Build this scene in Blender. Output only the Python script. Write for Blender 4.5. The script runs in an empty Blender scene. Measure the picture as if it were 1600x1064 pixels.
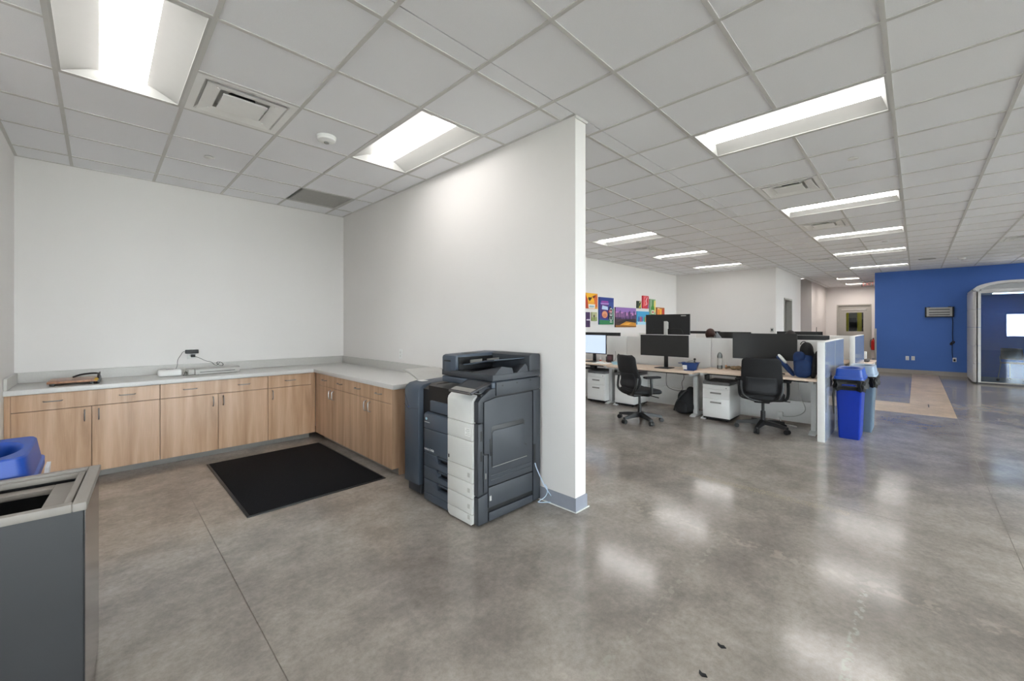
import bpy, bmesh, math, random
from math import radians as R, sin, cos, pi
from mathutils import Vector, Matrix
random.seed(7)
scn = bpy.context.scene
COL = scn.collection

# ------------------------------------------------------------------ camera
CAM_Z = 1.405
cd = bpy.data.cameras.new('camera')
cam = bpy.data.objects.new('camera', cd)
COL.objects.link(cam)
cam.location = (0, 0, CAM_Z)
cam.rotation_euler = (R(90), 0, 0.7788 - pi / 2)
cd.sensor_width = 36.0
cd.lens = 638.18 / 1600 * 36
cd.shift_x = -(801.86 - 800) / 1600
cd.shift_y = -(532 - 507.87) / 1600
cd.clip_start = 0.05
cd.clip_end = 200
scn.camera = cam

# ------------------------------------------------------------------ colour management, world
scn.view_settings.view_transform = 'Standard'
scn.view_settings.look = 'None'
scn.view_settings.gamma = 1
scn.view_settings.use_curve_mapping = False
scn.view_settings.exposure = 1.34
LAMP = 5.3          # radiance of the lamp lenses
wd = bpy.data.worlds.new('sky')
scn.world = wd
wd.use_nodes = True
wn = wd.node_tree
wn.nodes['Background'].inputs[0].default_value = (0.96, 0.955, 1.0, 1)
wn.nodes['Background'].inputs[1].default_value = 10.0
scn.cycles.max_bounces = 10
scn.cycles.diffuse_bounces = 6
scn.cycles.sample_clamp_indirect = 8
scn.cycles.caustics_reflective = False
scn.cycles.caustics_refractive = False

# ------------------------------------------------------------------ materials
def lin(c):
    if isinstance(c, str):
        c = c.lstrip('#')
        c = [int(c[i:i + 2], 16) / 255 for i in (0, 2, 4)]
    return tuple((v / 12.92 if v <= 0.04045 else ((v + 0.055) / 1.055) ** 2.4) for v in c) + (1.0,)

def mat(name, c, rough=0.5, metal=0.0, var=0.06, scale=18.0, bump=0.0, bscale=200.0, spec=0.5, stretch=(1, 1, 1),
        emit=None, estr=0.0, coat=0.0):
    m = bpy.data.materials.new(name)
    m.use_nodes = True
    nt = m.node_tree
    b = nt.nodes['Principled BSDF']
    tc = nt.nodes.new('ShaderNodeTexCoord')
    mp = nt.nodes.new('ShaderNodeMapping')
    mp.inputs['Scale'].default_value = stretch
    nt.links.new(tc.outputs['Object'], mp.inputs[0])
    nz = nt.nodes.new('ShaderNodeTexNoise')
    nz.inputs['Scale'].default_value = scale
    nz.inputs['Detail'].default_value = 4
    nt.links.new(mp.outputs[0], nz.inputs['Vector'])
    cr = nt.nodes.new('ShaderNodeValToRGB')
    l = lin(c)
    cr.color_ramp.elements[0].position = 0.3
    cr.color_ramp.elements[1].position = 0.7
    cr.color_ramp.elements[0].color = tuple(max(0, v * (1 - var)) for v in l[:3]) + (1,)
    cr.color_ramp.elements[1].color = tuple(min(1, v * (1 + var)) for v in l[:3]) + (1,)
    nt.links.new(nz.outputs[0], cr.inputs[0])
    nt.links.new(cr.outputs[0], b.inputs['Base Color'])
    b.inputs['Roughness'].default_value = rough
    b.inputs['Metallic'].default_value = metal
    b.inputs['Specular IOR Level'].default_value = spec
    b.inputs['Coat Weight'].default_value = coat
    if bump:
        n2 = nt.nodes.new('ShaderNodeTexNoise')
        n2.inputs['Scale'].default_value = bscale
        n2.inputs['Detail'].default_value = 3
        nt.links.new(mp.outputs[0], n2.inputs['Vector'])
        bp = nt.nodes.new('ShaderNodeBump')
        bp.inputs['Strength'].default_value = bump
        bp.inputs['Distance'].default_value = 0.002
        nt.links.new(n2.outputs[0], bp.inputs['Height'])
        nt.links.new(bp.outputs[0], b.inputs['Normal'])
    if emit:
        b.inputs['Emission Color'].default_value = lin(emit)
        b.inputs['Emission Strength'].default_value = estr
    return m

def wood(name, c1, c2, c3, sc=1.0):
    m = bpy.data.materials.new(name)
    m.use_nodes = True
    nt = m.node_tree
    b = nt.nodes['Principled BSDF']
    tc = nt.nodes.new('ShaderNodeTexCoord')
    mp = nt.nodes.new('ShaderNodeMapping')
    mp.inputs['Scale'].default_value = (9 * sc, 9 * sc, 0.55 * sc)
    nt.links.new(tc.outputs['Object'], mp.inputs[0])
    n1 = nt.nodes.new('ShaderNodeTexNoise')
    n1.inputs['Scale'].default_value = 1.6
    n1.inputs['Detail'].default_value = 6
    n1.inputs['Distortion'].default_value = 0.6
    nt.links.new(mp.outputs[0], n1.inputs['Vector'])
    mp2 = nt.nodes.new('ShaderNodeMapping')
    mp2.inputs['Scale'].default_value = (160, 160, 4)
    nt.links.new(tc.outputs['Object'], mp2.inputs[0])
    n2 = nt.nodes.new('ShaderNodeTexNoise')
    n2.inputs['Scale'].default_value = 1.5
    n2.inputs['Detail'].default_value = 3
    nt.links.new(mp2.outputs[0], n2.inputs['Vector'])
    cr = nt.nodes.new('ShaderNodeValToRGB')
    e = cr.color_ramp.elements
    e[0].position = 0.32; e[0].color = lin(c1)
    e[1].position = 0.7; e[1].color = lin(c3)
    x = e.new(0.5); x.color = lin(c2)
    nt.links.new(n1.outputs[0], cr.inputs[0])
    mx = nt.nodes.new('ShaderNodeMix'); mx.data_type = 'RGBA'; mx.blend_type = 'MULTIPLY'
    mx.inputs[0].default_value = 0.35
    cr2 = nt.nodes.new('ShaderNodeValToRGB')
    cr2.color_ramp.elements[0].position = 0.35; cr2.color_ramp.elements[0].color = (0.72, 0.68, 0.64, 1)
    cr2.color_ramp.elements[1].position = 0.65; cr2.color_ramp.elements[1].color = (1, 1, 1, 1)
    nt.links.new(n2.outputs[0], cr2.inputs[0])
    nt.links.new(cr.outputs[0], mx.inputs[6]); nt.links.new(cr2.outputs[0], mx.inputs[7])
    nt.links.new(mx.outputs[2], b.inputs['Base Color'])
    b.inputs['Roughness'].default_value = 0.3
    return m

def glass(name, tint, refl_rough=0.02, extra=0.0):
    """thin architectural pane: light passes straight through with a tint, the surface mirrors by Fresnel"""
    m = bpy.data.materials.new(name); m.use_nodes = True
    nt = m.node_tree; nt.nodes.remove(nt.nodes['Principled BSDF'])
    t = nt.nodes.new('ShaderNodeBsdfTransparent')
    nz = nt.nodes.new('ShaderNodeTexNoise'); nz.inputs['Scale'].default_value = 2
    cr = nt.nodes.new('ShaderNodeValToRGB'); l = lin(tint)
    cr.color_ramp.elements[0].color = tuple(v * 0.97 for v in l[:3]) + (1,); cr.color_ramp.elements[1].color = l
    nt.links.new(nz.outputs[0], cr.inputs[0]); nt.links.new(cr.outputs[0], t.inputs[0])
    g = nt.nodes.new('ShaderNodeBsdfGlossy'); g.inputs['Roughness'].default_value = refl_rough
    f = nt.nodes.new('ShaderNodeFresnel'); f.inputs[0].default_value = 1.5
    ad = nt.nodes.new('ShaderNodeMath'); ad.operation = 'ADD'; ad.inputs[1].default_value = extra
    nt.links.new(f.outputs[0], ad.inputs[0])
    mx = nt.nodes.new('ShaderNodeMixShader')
    nt.links.new(ad.outputs[0], mx.inputs[0]); nt.links.new(t.outputs[0], mx.inputs[1]); nt.links.new(g.outputs[0], mx.inputs[2])
    nt.links.new(mx.outputs[0], nt.nodes['Material Output'].inputs[0])
    return m

def floor_mat(name, dark, mid, light, r0, r1, traces=True):
    m = bpy.data.materials.new(name); m.use_nodes = True
    nt = m.node_tree; N = nt.nodes; L = nt.links
    b = N['Principled BSDF']
    g = N.new('ShaderNodeNewGeometry')
    pos = g.outputs['Position']
    def noise(scale, detail=5, dist=0.0, vec=None, rough=0.55):
        n = N.new('ShaderNodeTexNoise')
        n.inputs['Scale'].default_value = scale; n.inputs['Detail'].default_value = detail
        n.inputs['Distortion'].default_value = dist; n.inputs['Roughness'].default_value = rough
        L.new(vec or pos, n.inputs['Vector']); return n.outputs[0]
    def ramp(src, stops):
        cr = N.new('ShaderNodeValToRGB'); e = cr.color_ramp.elements
        while len(e) < len(stops): e.new(0.5)
        for k, (p_, c_) in enumerate(stops): e[k].position = p_; e[k].color = c_
        L.new(src, cr.inputs[0]); return cr.outputs[0]
    def mix(a, b_, fac, mode='MIX'):
        x = N.new('ShaderNodeMix'); x.data_type = 'RGBA'; x.blend_type = mode
        if isinstance(fac, float): x.inputs[0].default_value = fac
        else: L.new(fac, x.inputs[0])
        for k, v in ((6, a), (7, b_)):
            if isinstance(v, tuple): x.inputs[k].default_value = v
            else: L.new(v, x.inputs[k])
        return x.outputs[2]
    big = noise(0.8, 9, 0.25, rough=0.6)
    base = ramp(big, [(0.34, lin(dark)), (0.5, lin(mid)), (0.68, lin(light))])
    med = ramp(noise(3.6, 10, 0.15, rough=0.62), [(0.30, (0.74, 0.73, 0.72, 1)), (0.68, (1.13, 1.12, 1.11, 1))])
    c = mix(base, med, 1.0, 'MULTIPLY')
    fine = ramp(noise(28, 10, 0, rough=0.8), [(0.32, (0.74, 0.74, 0.74, 1)), (0.68, (1.2, 1.2, 1.2, 1))])
    c = mix(c, fine, 0.9, 'MULTIPLY')
    stain = ramp(noise(1.7, 3, 0.6), [(0.22, (0.80, 0.78, 0.76, 1)), (0.34, (1, 1, 1, 1))])
    c = mix(c, stain, 0.8, 'MULTIPLY')
    if traces:
        sx = N.new('ShaderNodeSeparateXYZ'); L.new(pos, sx.inputs[0])
        def math_(op, a, b_=None):
            n = N.new('ShaderNodeMath'); n.operation = op
            for k, v in enumerate((a, b_)):
                if v is None: continue
                if isinstance(v, (int, float)): n.inputs[k].default_value = v
                else: L.new(v, n.inputs[k])
            return n.outputs[0]
        wob = noise(1.3, 3)
        def line(axis, at, w, lo, hi, speckle, tint, amount):
            """a worn trowel or patch trace along one axis"""
            a = sx.outputs[axis]; o = sx.outputs[1 - axis]
            d = math_('ABSOLUTE', math_('ADD', math_('SUBTRACT', a, at), math_('MULTIPLY', math_('SUBTRACT', wob, 0.5), 0.05)))
            mr = N.new('ShaderNodeMapRange'); mr.clamp = True
            L.new(d, mr.inputs[0]); mr.inputs[1].default_value = 0; mr.inputs[2].default_value = w
            mr.inputs[3].default_value = 1; mr.inputs[4].default_value = 0
            inside = math_('MULTIPLY', math_('GREATER_THAN', o, lo), math_('LESS_THAN', o, hi))
            sp = ramp(noise(speckle, 3), [(0.5, (0, 0, 0, 1)), (0.58, (1, 1, 1, 1))])
            f = math_('MULTIPLY', math_('MULTIPLY', math_('MINIMUM', math_('MULTIPLY', mr.outputs[0], 3), 1.0), inside), math_('MULTIPLY', sp, amount))
            return f, lin(tint)
        for args in ((0, 2.92, 0.06, -0.45, 1.9, 14, '#b9afa2', 0.3),
                     (1, 0.20, 0.022, 1.2, 2.85, 30, '#aeb0a4', 0.6),
                     (1, 0.92, 0.02, 1.1, 3.0, 22, '#a9a79b', 0.4),
                     (0, 3.92, 0.06, 0.35, 1.6, 90, '#c9b994', 0.4),
                     ):
            f, t = line(*args)
            c = mix(c, t, f)
    L.new(c, b.inputs['Base Color'])
    b.inputs['Roughness'].default_value = r0
    bp = N.new('ShaderNodeBump'); bp.inputs['Strength'].default_value = 0.10; bp.inputs['Distance'].default_value = 0.003
    L.new(noise(9, 5), bp.inputs['Height']); L.new(bp.outputs[0], b.inputs['Normal'])
    b.inputs['Specular IOR Level'].default_value = 0.6
    return m

M = {}
M['wall'] = mat('wall_paint', '#dfdcda', 0.75, var=0.01, scale=2, bump=0.05, bscale=300)
M['tile'] = mat('ceiling_tile', '#eff0f3', 0.9, var=0.03, scale=260, bump=0.5, bscale=420)
M['grid'] = mat('ceiling_grid', '#cccbc8', 0.55, var=0.02)
M['plenum'] = mat('plenum', '#8c8c8a', 0.9)
M['floor'] = floor_mat('polished_concrete', '#87807a', '#9c958e', '#b0a9a2', 0.145, 0.29)
M['floor_patch'] = floor_mat('pale_concrete_infill', '#c0a88e', '#ccb59c', '#d6c1aa', 0.34, 0.4, traces=False)
M['joint'] = mat('joint_filler', '#6f675f', 0.7, var=0.2, scale=40)
M['blue_wall'] = mat('blue_paint', '#4470bf', 0.6, var=0.02, scale=3, bump=0.05, bscale=300)
M['base_grey'] = mat('rubber_base_grey', '#8d919c', 0.5, var=0.03)
M['base_beige'] = mat('rubber_base_beige', '#a39d95', 0.5, var=0.03)
M['oak'] = wood('light_oak_laminate', '#b08e70', '#c4a284', '#d2b195')
M['oak_side'] = M['oak']
M['carcass'] = mat('shade_dark_carcass', '#54463a', 0.6)  # carcass darkened so the gaps between fronts look shaded
M['counter'] = mat('grey_white_counter', '#cdccca', 0.35, var=0.03, scale=90)
M['splash'] = mat('counter_backsplash', '#bcbab6', 0.4, var=0.03, scale=90)
M['toe'] = mat('toe_kick_grey', '#85827e', 0.5, var=0.05)
M['chrome'] = mat('brushed_nickel', '#a2a2a2', 0.38, metal=1.0, var=0.04)
M['black'] = mat('black_plastic', '#131416', 0.45, var=0.1)
M['black_soft'] = mat('black_fabric', '#17181b', 0.85, var=0.25, scale=120, bump=0.4, bscale=300)
M['black_gloss'] = mat('black_gloss', '#0d0e10', 0.12, var=0.05)
M['mat_black'] = mat('door_mat_pile', '#121316', 0.95, var=0.6, scale=150, bump=1.0, bscale=260, spec=0.2)
M['slate'] = mat('sky_tinted_slate', '#434d5a', 0.42, var=0.04, scale=6)  # copier slate with the blue of reflected sky put into the colour
M['slate_shaded'] = mat('shaded_slate_plastic', '#34383e', 0.5, var=0.05, scale=6, bump=0.15, bscale=500)  # the same slate, darkened to stand for the shaded side
M['brown_grey'] = mat('warm_grey_plastic', '#46433f', 0.5, var=0.05)
M['pwhite'] = mat('printer_white', '#d4d4d1', 0.4, var=0.015)
M['lightgrey'] = mat('light_grey_plastic', '#b5b4b0', 0.45, var=0.03)
M['midgrey'] = mat('mid_grey_plastic', '#8a8985', 0.5, var=0.04)
M['white'] = mat('white_lacquer', '#e2e2e1', 0.35, var=0.012)
M['white_matte'] = mat('white_plastic', '#e4e4e2', 0.55, var=0.015)
M['lamp_white'] = mat('lamp_enamel', '#c2c2bf', 0.5, var=0.01)
M['vent'] = mat('vent_enamel', '#f0f0ee', 0.4, var=0.01)
M['lens'] = mat('lamp_lens', '#ffffff', 0.6, var=0.0, emit='#fffcf9', estr=LAMP)
M['hall_lens'] = mat('hall_lamp_lens', '#ffffff', 0.6, var=0.0, emit='#fff3ea', estr=LAMP * 4.5)
M['bluebin'] = mat('blue_polyethylene', '#0a309c', 0.38, var=0.05, scale=8)
M['bluelid'] = mat('blue_lid', '#0a419c', 0.4, var=0.05, scale=8)
M['greybin'] = mat('grey_blue_polyethylene', '#5c6f80', 0.42, var=0.05, scale=8)
M['greylid'] = mat('grey_lid', '#8ea0b3', 0.42, var=0.05, scale=8)
M['bag'] = mat('black_bin_liner', '#0c0c0d', 0.6, var=0.2, scale=20, bump=1.0, bscale=25)
M['steel'] = mat('grey_painted_steel', '#2b2c2e', 0.45, metal=0.0, var=0.06, scale=3)
M['rim'] = mat('warm_grey_rim', '#8b857f', 0.5, var=0.04)
M['steel_side'] = mat('stainless_side', '#b4b5b6', 0.16, metal=1.0, var=0.04)
M['panel_skin'] = mat('shaded_blue_grey_laminate', '#8d95a4', 0.12, var=0.03, scale=2)  # glossy laminate; shade and bluish reflection of that side put into its colour
M['lumbar'] = mat('lumbar_mesh', '#222428', 0.7, var=0.1)
M['desk'] = mat('pale_maple_desktop', '#e2ccb8', 0.45, var=0.07, scale=5, stretch=(14, 1, 14))
M['screen'] = mat('dark_screen', '#1f1f1f', 0.3, var=0.05)
M['lit'] = mat('lit_screen', '#20262e', 0.3, var=0.02, emit='#8e9aac', estr=1.0)
M['grey_cush'] = mat('grey_cushion', '#6b6a6b', 0.9, var=0.15, scale=60, bump=0.3)
M['legs'] = mat('white_steel_leg', '#d4d7d8', 0.4, var=0.02)
M['navy'] = mat('navy_nylon', '#0d2f60', 0.7, var=0.25, scale=14, bump=0.5, bscale=60)
M['panel_blue'] = mat('touch_panel', '#18222c', 0.5, var=0.1)
M['navy_bin'] = mat('navy_plastic', '#22427e', 0.4, var=0.06)
M['clear'] = glass('clear_plastic', '#e6ecee', 0.05, 0.04)
M['pane'] = glass('window_glass', '#eef4f4')
M['podglass'] = glass('booth_glass', '#bdd2e4', 0.01, 0.03)
M['cablewhite'] = mat('pale_blue_cable', '#b9cce0', 0.5, var=0.03)
M['cableblack'] = mat('black_cable', '#1a1a1b', 0.5)
M['doorgrey'] = mat('grey_door_paint', '#a5a39c', 0.45, var=0.02)
M['podwhite'] = mat('booth_white', '#c9c9cb', 0.45, var=0.02)
M['orangewood'] = wood('cutter_wood', '#84583a', '#966745', '#a67955', 2.0)
M['brass'] = mat('brass', '#86682c', 0.5, metal=1.0)
M['walnut'] = mat('booth_chair_ply', '#7a5c46', 0.45, var=0.15, scale=6, stretch=(1, 1, 8))
M['yellow'] = mat('yellow_paint', '#b5ab20', 0.5, var=0.1, emit='#b5ab20', estr=0.0)
M['darkmetal'] = mat('dark_metal', '#3a3a3e', 0.4, metal=0.6)
M['red'] = mat('red_enamel', '#a3180f', 0.3, var=0.05)
M['exitred'] = mat('exit_letters', '#d98a80', 0.4, var=0.02, emit='#ff8070', estr=0.08)
M['skin'] = mat('skin', '#b98469', 0.5, var=0.05)
M['hair_brown'] = mat('auburn_hair', '#3b1c13', 0.6, var=0.3, scale=60)
M['hair_dark'] = mat('dark_hair', '#1c1413', 0.6, var=0.3, scale=60)
M['shirt_grey'] = mat('grey_shirt', '#77797a', 0.9, var=0.12, scale=40)
M['shirt_dark'] = mat('dark_shirt', '#2b2d33', 0.9, var=0.12, scale=40)
M['jeans'] = mat('dark_trousers', '#23262e', 0.9, var=0.15, scale=40)
M['ground'] = mat('outside_ground', '#c4c1b8', 0.9, var=0.1, scale=0.5)
M['ltblue'] = mat('light_blue_card', '#a9cfdc', 0.7, var=0.04)
M['paper'] = mat('paper', '#e9e9e6', 0.8, var=0.01)
M['brownbox'] = mat('dark_brown_card', '#3a2b2b', 0.6, var=0.1)
M['tan'] = mat('tan_cloth', '#7d6a50', 0.9, var=0.35, scale=40, bump=0.6, bscale=50)
_flat = {}
def flat(c, rough=0.5):
    if c not in _flat: _flat[c] = mat('print_' + c.lstrip('#'), c, rough, var=0.06, scale=60)
    return _flat[c]

# ------------------------------------------------------------------ mesh helpers
XF = {}
class MB:
    def __init__(s): s.bm = bmesh.new()
    def _xf(s, vs, m):
        bmesh.ops.transform(s.bm, matrix=m, verts=vs)
    def box(s, x0, x1, y0, y1, z0, z1, bev=0.0, seg=2, rot=None):
        r = bmesh.ops.create_cube(s.bm, size=1)
        vs = r['verts']
        m = Matrix.Translation(((x0 + x1) / 2, (y0 + y1) / 2, (z0 + z1) / 2)) @ Matrix.Diagonal((abs(x1 - x0), abs(y1 - y0), abs(z1 - z0), 1))
        s._xf(vs, m)
        if rot is not None:
            c = Vector(((x0 + x1) / 2, (y0 + y1) / 2, (z0 + z1) / 2))
            s._xf(vs, Matrix.Translation(c) @ rot @ Matrix.Translation(-c))
        if bev > 0:
            es = list({e for v in vs for e in v.link_edges})
            bmesh.ops.bevel(s.bm, geom=es, offset=bev, segments=seg, affect='EDGES', profile=0.5)
        return s
    def prism(s, pts, axis, a, b, bev=0.0):
        """polygon in the plane across axis (0: pts are y,z; 1: x,z; 2: x,y) extruded from a to b"""
        def co(p, t):
            if axis == 0: return (t, p[0], p[1])
            if axis == 1: return (p[0], t, p[1])
            return (p[0], p[1], t)
        v0 = [s.bm.verts.new(co(p, a)) for p in pts]
        v1 = [s.bm.verts.new(co(p, b)) for p in pts]
        fs = [s.bm.faces.new(v0), s.bm.faces.new(v1[::-1])]
        n = len(pts)
        for k in range(n):
            fs.append(s.bm.faces.new((v0[k], v1[k], v1[(k + 1) % n], v0[(k + 1) % n])))
        bmesh.ops.recalc_face_normals(s.bm, faces=fs)
        if bev > 0:
            es = [e for e in fs[0].edges] + [e for e in fs[1].edges]
            bmesh.ops.bevel(s.bm, geom=es, offset=bev, segments=2, affect='EDGES', profile=0.5)
        return s
    def cyl(s, p0, p1, r0, r1=None, seg=16):
        p0, p1 = Vector(p0), Vector(p1)
        r1 = r0 if r1 is None else r1
        d = p1 - p0
        r = bmesh.ops.create_cone(s.bm, cap_ends=True, segments=seg, radius1=max(r0, 1e-5), radius2=max(r1, 1e-5), depth=d.length)
        q = Vector((0, 0, 1)).rotation_difference(d.normalized()).to_matrix().to_4x4()
        s._xf(r['verts'], Matrix.Translation((p0 + p1) / 2) @ q)
        return s
    def tube(s, pts, r, seg=8, smooth=0):
        P = [Vector(p) for p in pts]
        for _ in range(smooth):
            Q = [P[0]]
            for a, b in zip(P[:-1], P[1:]):
                Q += [a * .75 + b * .25, a * .25 + b * .75]
            Q.append(P[-1]); P = Q
        rings = []
        up = Vector((0, 0, 1))
        prev = None
        for k, p in enumerate(P):
            t = (P[min(k + 1, len(P) - 1)] - P[max(k - 1, 0)])
            if t.length < 1e-9: t = Vector((0, 0, 1))
            t.normalize()
            if prev is None:
                a = t.cross(up)
                if a.length < 1e-3: a = t.cross(Vector((1, 0, 0)))
            else:
                a = prev - t * prev.dot(t)
                if a.length < 1e-5: a = t.cross(up)
            a.normalize(); prev = a
            b = t.cross(a)
            rr = r[k] if isinstance(r, (list, tuple)) and len(r) == len(P) else (r if not isinstance(r, (list, tuple)) else r[0])
            rings.append([s.bm.verts.new(p + (a * cos(2 * pi * j / seg) + b * sin(2 * pi * j / seg)) * rr) for j in range(seg)])
        for A, B in zip(rings[:-1], rings[1:]):
            for j in range(seg):
                s.bm.faces.new((A[j], A[(j + 1) % seg], B[(j + 1) % seg], B[j]))
        s.bm.faces.new(rings[0][::-1]); s.bm.faces.new(rings[-1])
        return s
    def lathe(s, prof, c=(0, 0, 0), seg=24, sx=1, sy=1):
        rings = []
        for r, z in prof:
            rings.append([s.bm.verts.new((c[0] + cos(2 * pi * j / seg) * r * sx, c[1] + sin(2 * pi * j / seg) * r * sy, c[2] + z)) for j in range(seg)])
        for A, B in zip(rings[:-1], rings[1:]):
            for j in range(seg):
                s.bm.faces.new((A[j], A[(j + 1) % seg], B[(j + 1) % seg], B[j]))
        s.bm.faces.new(rings[0][::-1]); s.bm.faces.new(rings[-1])
        return s
    def loft(s, rings, cap=True):
        """rings: lists of equal length of 3d points, closed"""
        V = [[s.bm.verts.new(p) for p in r] for r in rings]
        n = len(V[0])
        for A, B in zip(V[:-1], V[1:]):
            for j in range(n):
                s.bm.faces.new((A[j], A[(j + 1) % n], B[(j + 1) % n], B[j]))
        if cap:
            s.bm.faces.new(V[0][::-1]); s.bm.faces.new(V[-1])
        return s
    def grid(s, f, nu, nv):
        V = [[s.bm.verts.new(f(i / nu, j / nv)) for j in range(nv + 1)] for i in range(nu + 1)]
        for i in range(nu):
            for j in range(nv):
                s.bm.faces.new((V[i][j], V[i + 1][j], V[i + 1][j + 1], V[i][j + 1]))
        return s
    def ball(s, c, r, sx=1, sy=1, sz=1, seg=20):
        q = bmesh.ops.create_uvsphere(s.bm, u_segments=seg, v_segments=max(8, seg // 2), radius=1)
        s._xf(q['verts'], Matrix.Translation(c) @ Matrix.Diagonal((r * sx, r * sy, r * sz, 1)))
        return s
    def build(s, name, m, parent=None, world=False, ang=35, recalc=True):
        if recalc: bmesh.ops.recalc_face_normals(s.bm, faces=s.bm.faces)
        if world and parent is not None:
            loc, rz = XF[parent]
            bmesh.ops.transform(s.bm, matrix=(Matrix.Translation(loc) @ Matrix.Rotation(rz, 4, 'Z')).inverted(), verts=s.bm.verts)
        me = bpy.data.meshes.new(name)
        s.bm.to_mesh(me); s.bm.free()
        me.polygons.foreach_set('use_smooth', [True] * len(me.polygons))
        me.set_sharp_from_angle(angle=R(ang))
        me.materials.append(m)
        o = bpy.data.objects.new(name, me)
        COL.objects.link(o)
        if parent is not None:
            o.parent = parent
            XF[o] = XF[parent]
        else:
            XF[o] = ((0, 0, 0), 0.0)
        return o

def tag(o, label=None, cat=None, group=None, kind=None):
    if label: o['label'] = label
    if cat: o['category'] = cat
    if group: o['group'] = group
    if kind: o['kind'] = kind
    return o
def thing(name, label, cat, loc=(0, 0, 0), rz=0.0, group=None):
    o = bpy.data.objects.new(name, None)
    o.empty_display_size = 0.1
    COL.objects.link(o)
    o.location = loc; o.rotation_euler = (0, 0, rz)
    XF[o] = (tuple(loc), rz)
    return tag(o, label, cat, group)
def dup(root, loc, rz=0.0, label=None, group=None):
    def cp(o, parent):
        c = o.copy(); COL.objects.link(c)
        if parent is not None: c.parent = parent
        for ch in [x for x in KIDS.get(o.name, [])]:
            cp(ch, c)
        return c
    KIDS = {}
    for x in COL.objects:
        if x.parent: KIDS.setdefault(x.parent.name, []).append(x)
    r = cp(root, None)
    r.location = loc; r.rotation_euler = (0, 0, rz)
    XF[r] = (tuple(loc), rz)
    if label: r['label'] = label
    if group: r['group'] = group
    return r
def struct(name, mb, m, parent=None, **k):
    o = mb.build(name, m, parent, **k)
    if parent is None: o['kind'] = 'structure'
    return o
def text(name, body, size, m, parent, loc, rot, extrude=0.0004, align='LEFT', world=True):
    cu = bpy.data.curves.new(name, 'FONT')
    cu.body = body; cu.size = size; cu.extrude = extrude; cu.align_x = align
    cu.materials.append(m)
    tmp = bpy.data.objects.new(name, cu)
    COL.objects.link(tmp)
    dg = bpy.context.evaluated_depsgraph_get(); dg.update()
    me = bpy.data.meshes.new_from_object(tmp.evaluated_get(dg))
    bpy.data.objects.remove(tmp)
    mt = Matrix.LocRotScale(Vector(loc), __import__('mathutils').Euler(rot), None)
    if world and parent is not None:
        l, rz = XF[parent]
        mt = (Matrix.Translation(l) @ Matrix.Rotation(rz, 4, 'Z')).inverted() @ mt
    me.transform(mt)
    if not me.materials: me.materials.append(m)
    o = bpy.data.objects.new(name, me)
    COL.objects.link(o)
    if parent is not None: o.parent = parent; XF[o] = XF[parent]
    return o
FACE_W = (R(90), 0, R(-90))       # lettering on a face that looks to -X
FACE_S = (R(90), 0, 0)            # lettering on a face that looks to -Y

# ------------------------------------------------------------------ setting: dimensions
CH = 2.977                      # ceiling
GX, GY, T = 1.028, 1.951, 0.6096
def gx(i): return GX + i * T
def gy(j): return GY + j * T
PX0, PX1, PY = 2.505, 2.637, 1.818       # partition
LW = -0.556                               # alcove left wall
AB = 5.96                                 # alcove back wall
NW = 5.44                                 # office north wall
EX = 12.9                                 # office end wall (white)
HY = 2.71                                 # hallway wall
BX = 16.42                                # blue wall
FX = 21.5                                 # far wall with door
BY = 0.89                                 # edge of blue wall
SY, WX = -8.6, -5.4
LY = 3.3                                  # near end of the alcove's left wall                       # south and west walls

# ------------------------------------------------------------------ floor
sub = MB().box(WX - .2, 26, SY - .2, 9.0, -0.16, -0.0012)
floor = struct('floor', sub, M['joint'])
xs = [WX - .2, -3.007, 0.523, 4.03, 7.58, 11.11, 14.64, 18.2, 26]
ys = [SY - .2, -7.5, -3.97, -0.44, 5.6, 9.0]
JW = 0.0022
for a in range(len(xs) - 1):
    for b in range(len(ys) - 1):
        x0, x1, y0, y1 = xs[a] + JW, xs[a + 1] - JW, ys[b] + JW, ys[b + 1] - JW
        MB().box(x0, x1, y0, y1, -0.0012, 0.0).build('concrete_slab', M['floor'], floor)
for pts in ([(9.05, -0.44), (16.40, -0.44), (16.40, 0.085), (10.2, 0.085), (10.2, 2.6), (8.93, 2.6)],):
    MB().prism(pts, 2, 0.0, 0.0015).build('concrete_infill_strip', M['floor_patch'], floor)
MB().box(9.95, 10.3, -0.16, -0.145, 0.0015, 0.003).build('metal_joint_cover', M['darkmetal'], floor)

# ------------------------------------------------------------------ walls
def wall(name, x0, x1, y0, y1, z0=0.0, z1=CH + .12, m='wall', parent=None):
    return struct(name, MB().box(x0, x1, y0, y1, z0, z1), M[m], parent)
w_back = wall('wall_back', LW - .15, PX1, AB, AB + .15)
w_left = wall('wall_left', LW - .15, LW, LY, AB)
w_part = wall('wall_center', PX0, PX1, PY, AB)
MB().box(PX0 - .008, PX1 + .01, PY - .010, PY + .0, CH - .022, CH).build('ceiling_angle', M['grid'], w_part)
wall('wall_north', PX1, EX + .15, NW, NW + .15)
wall('wall_end', EX, EX + .12, HY + .12, NW)
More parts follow.
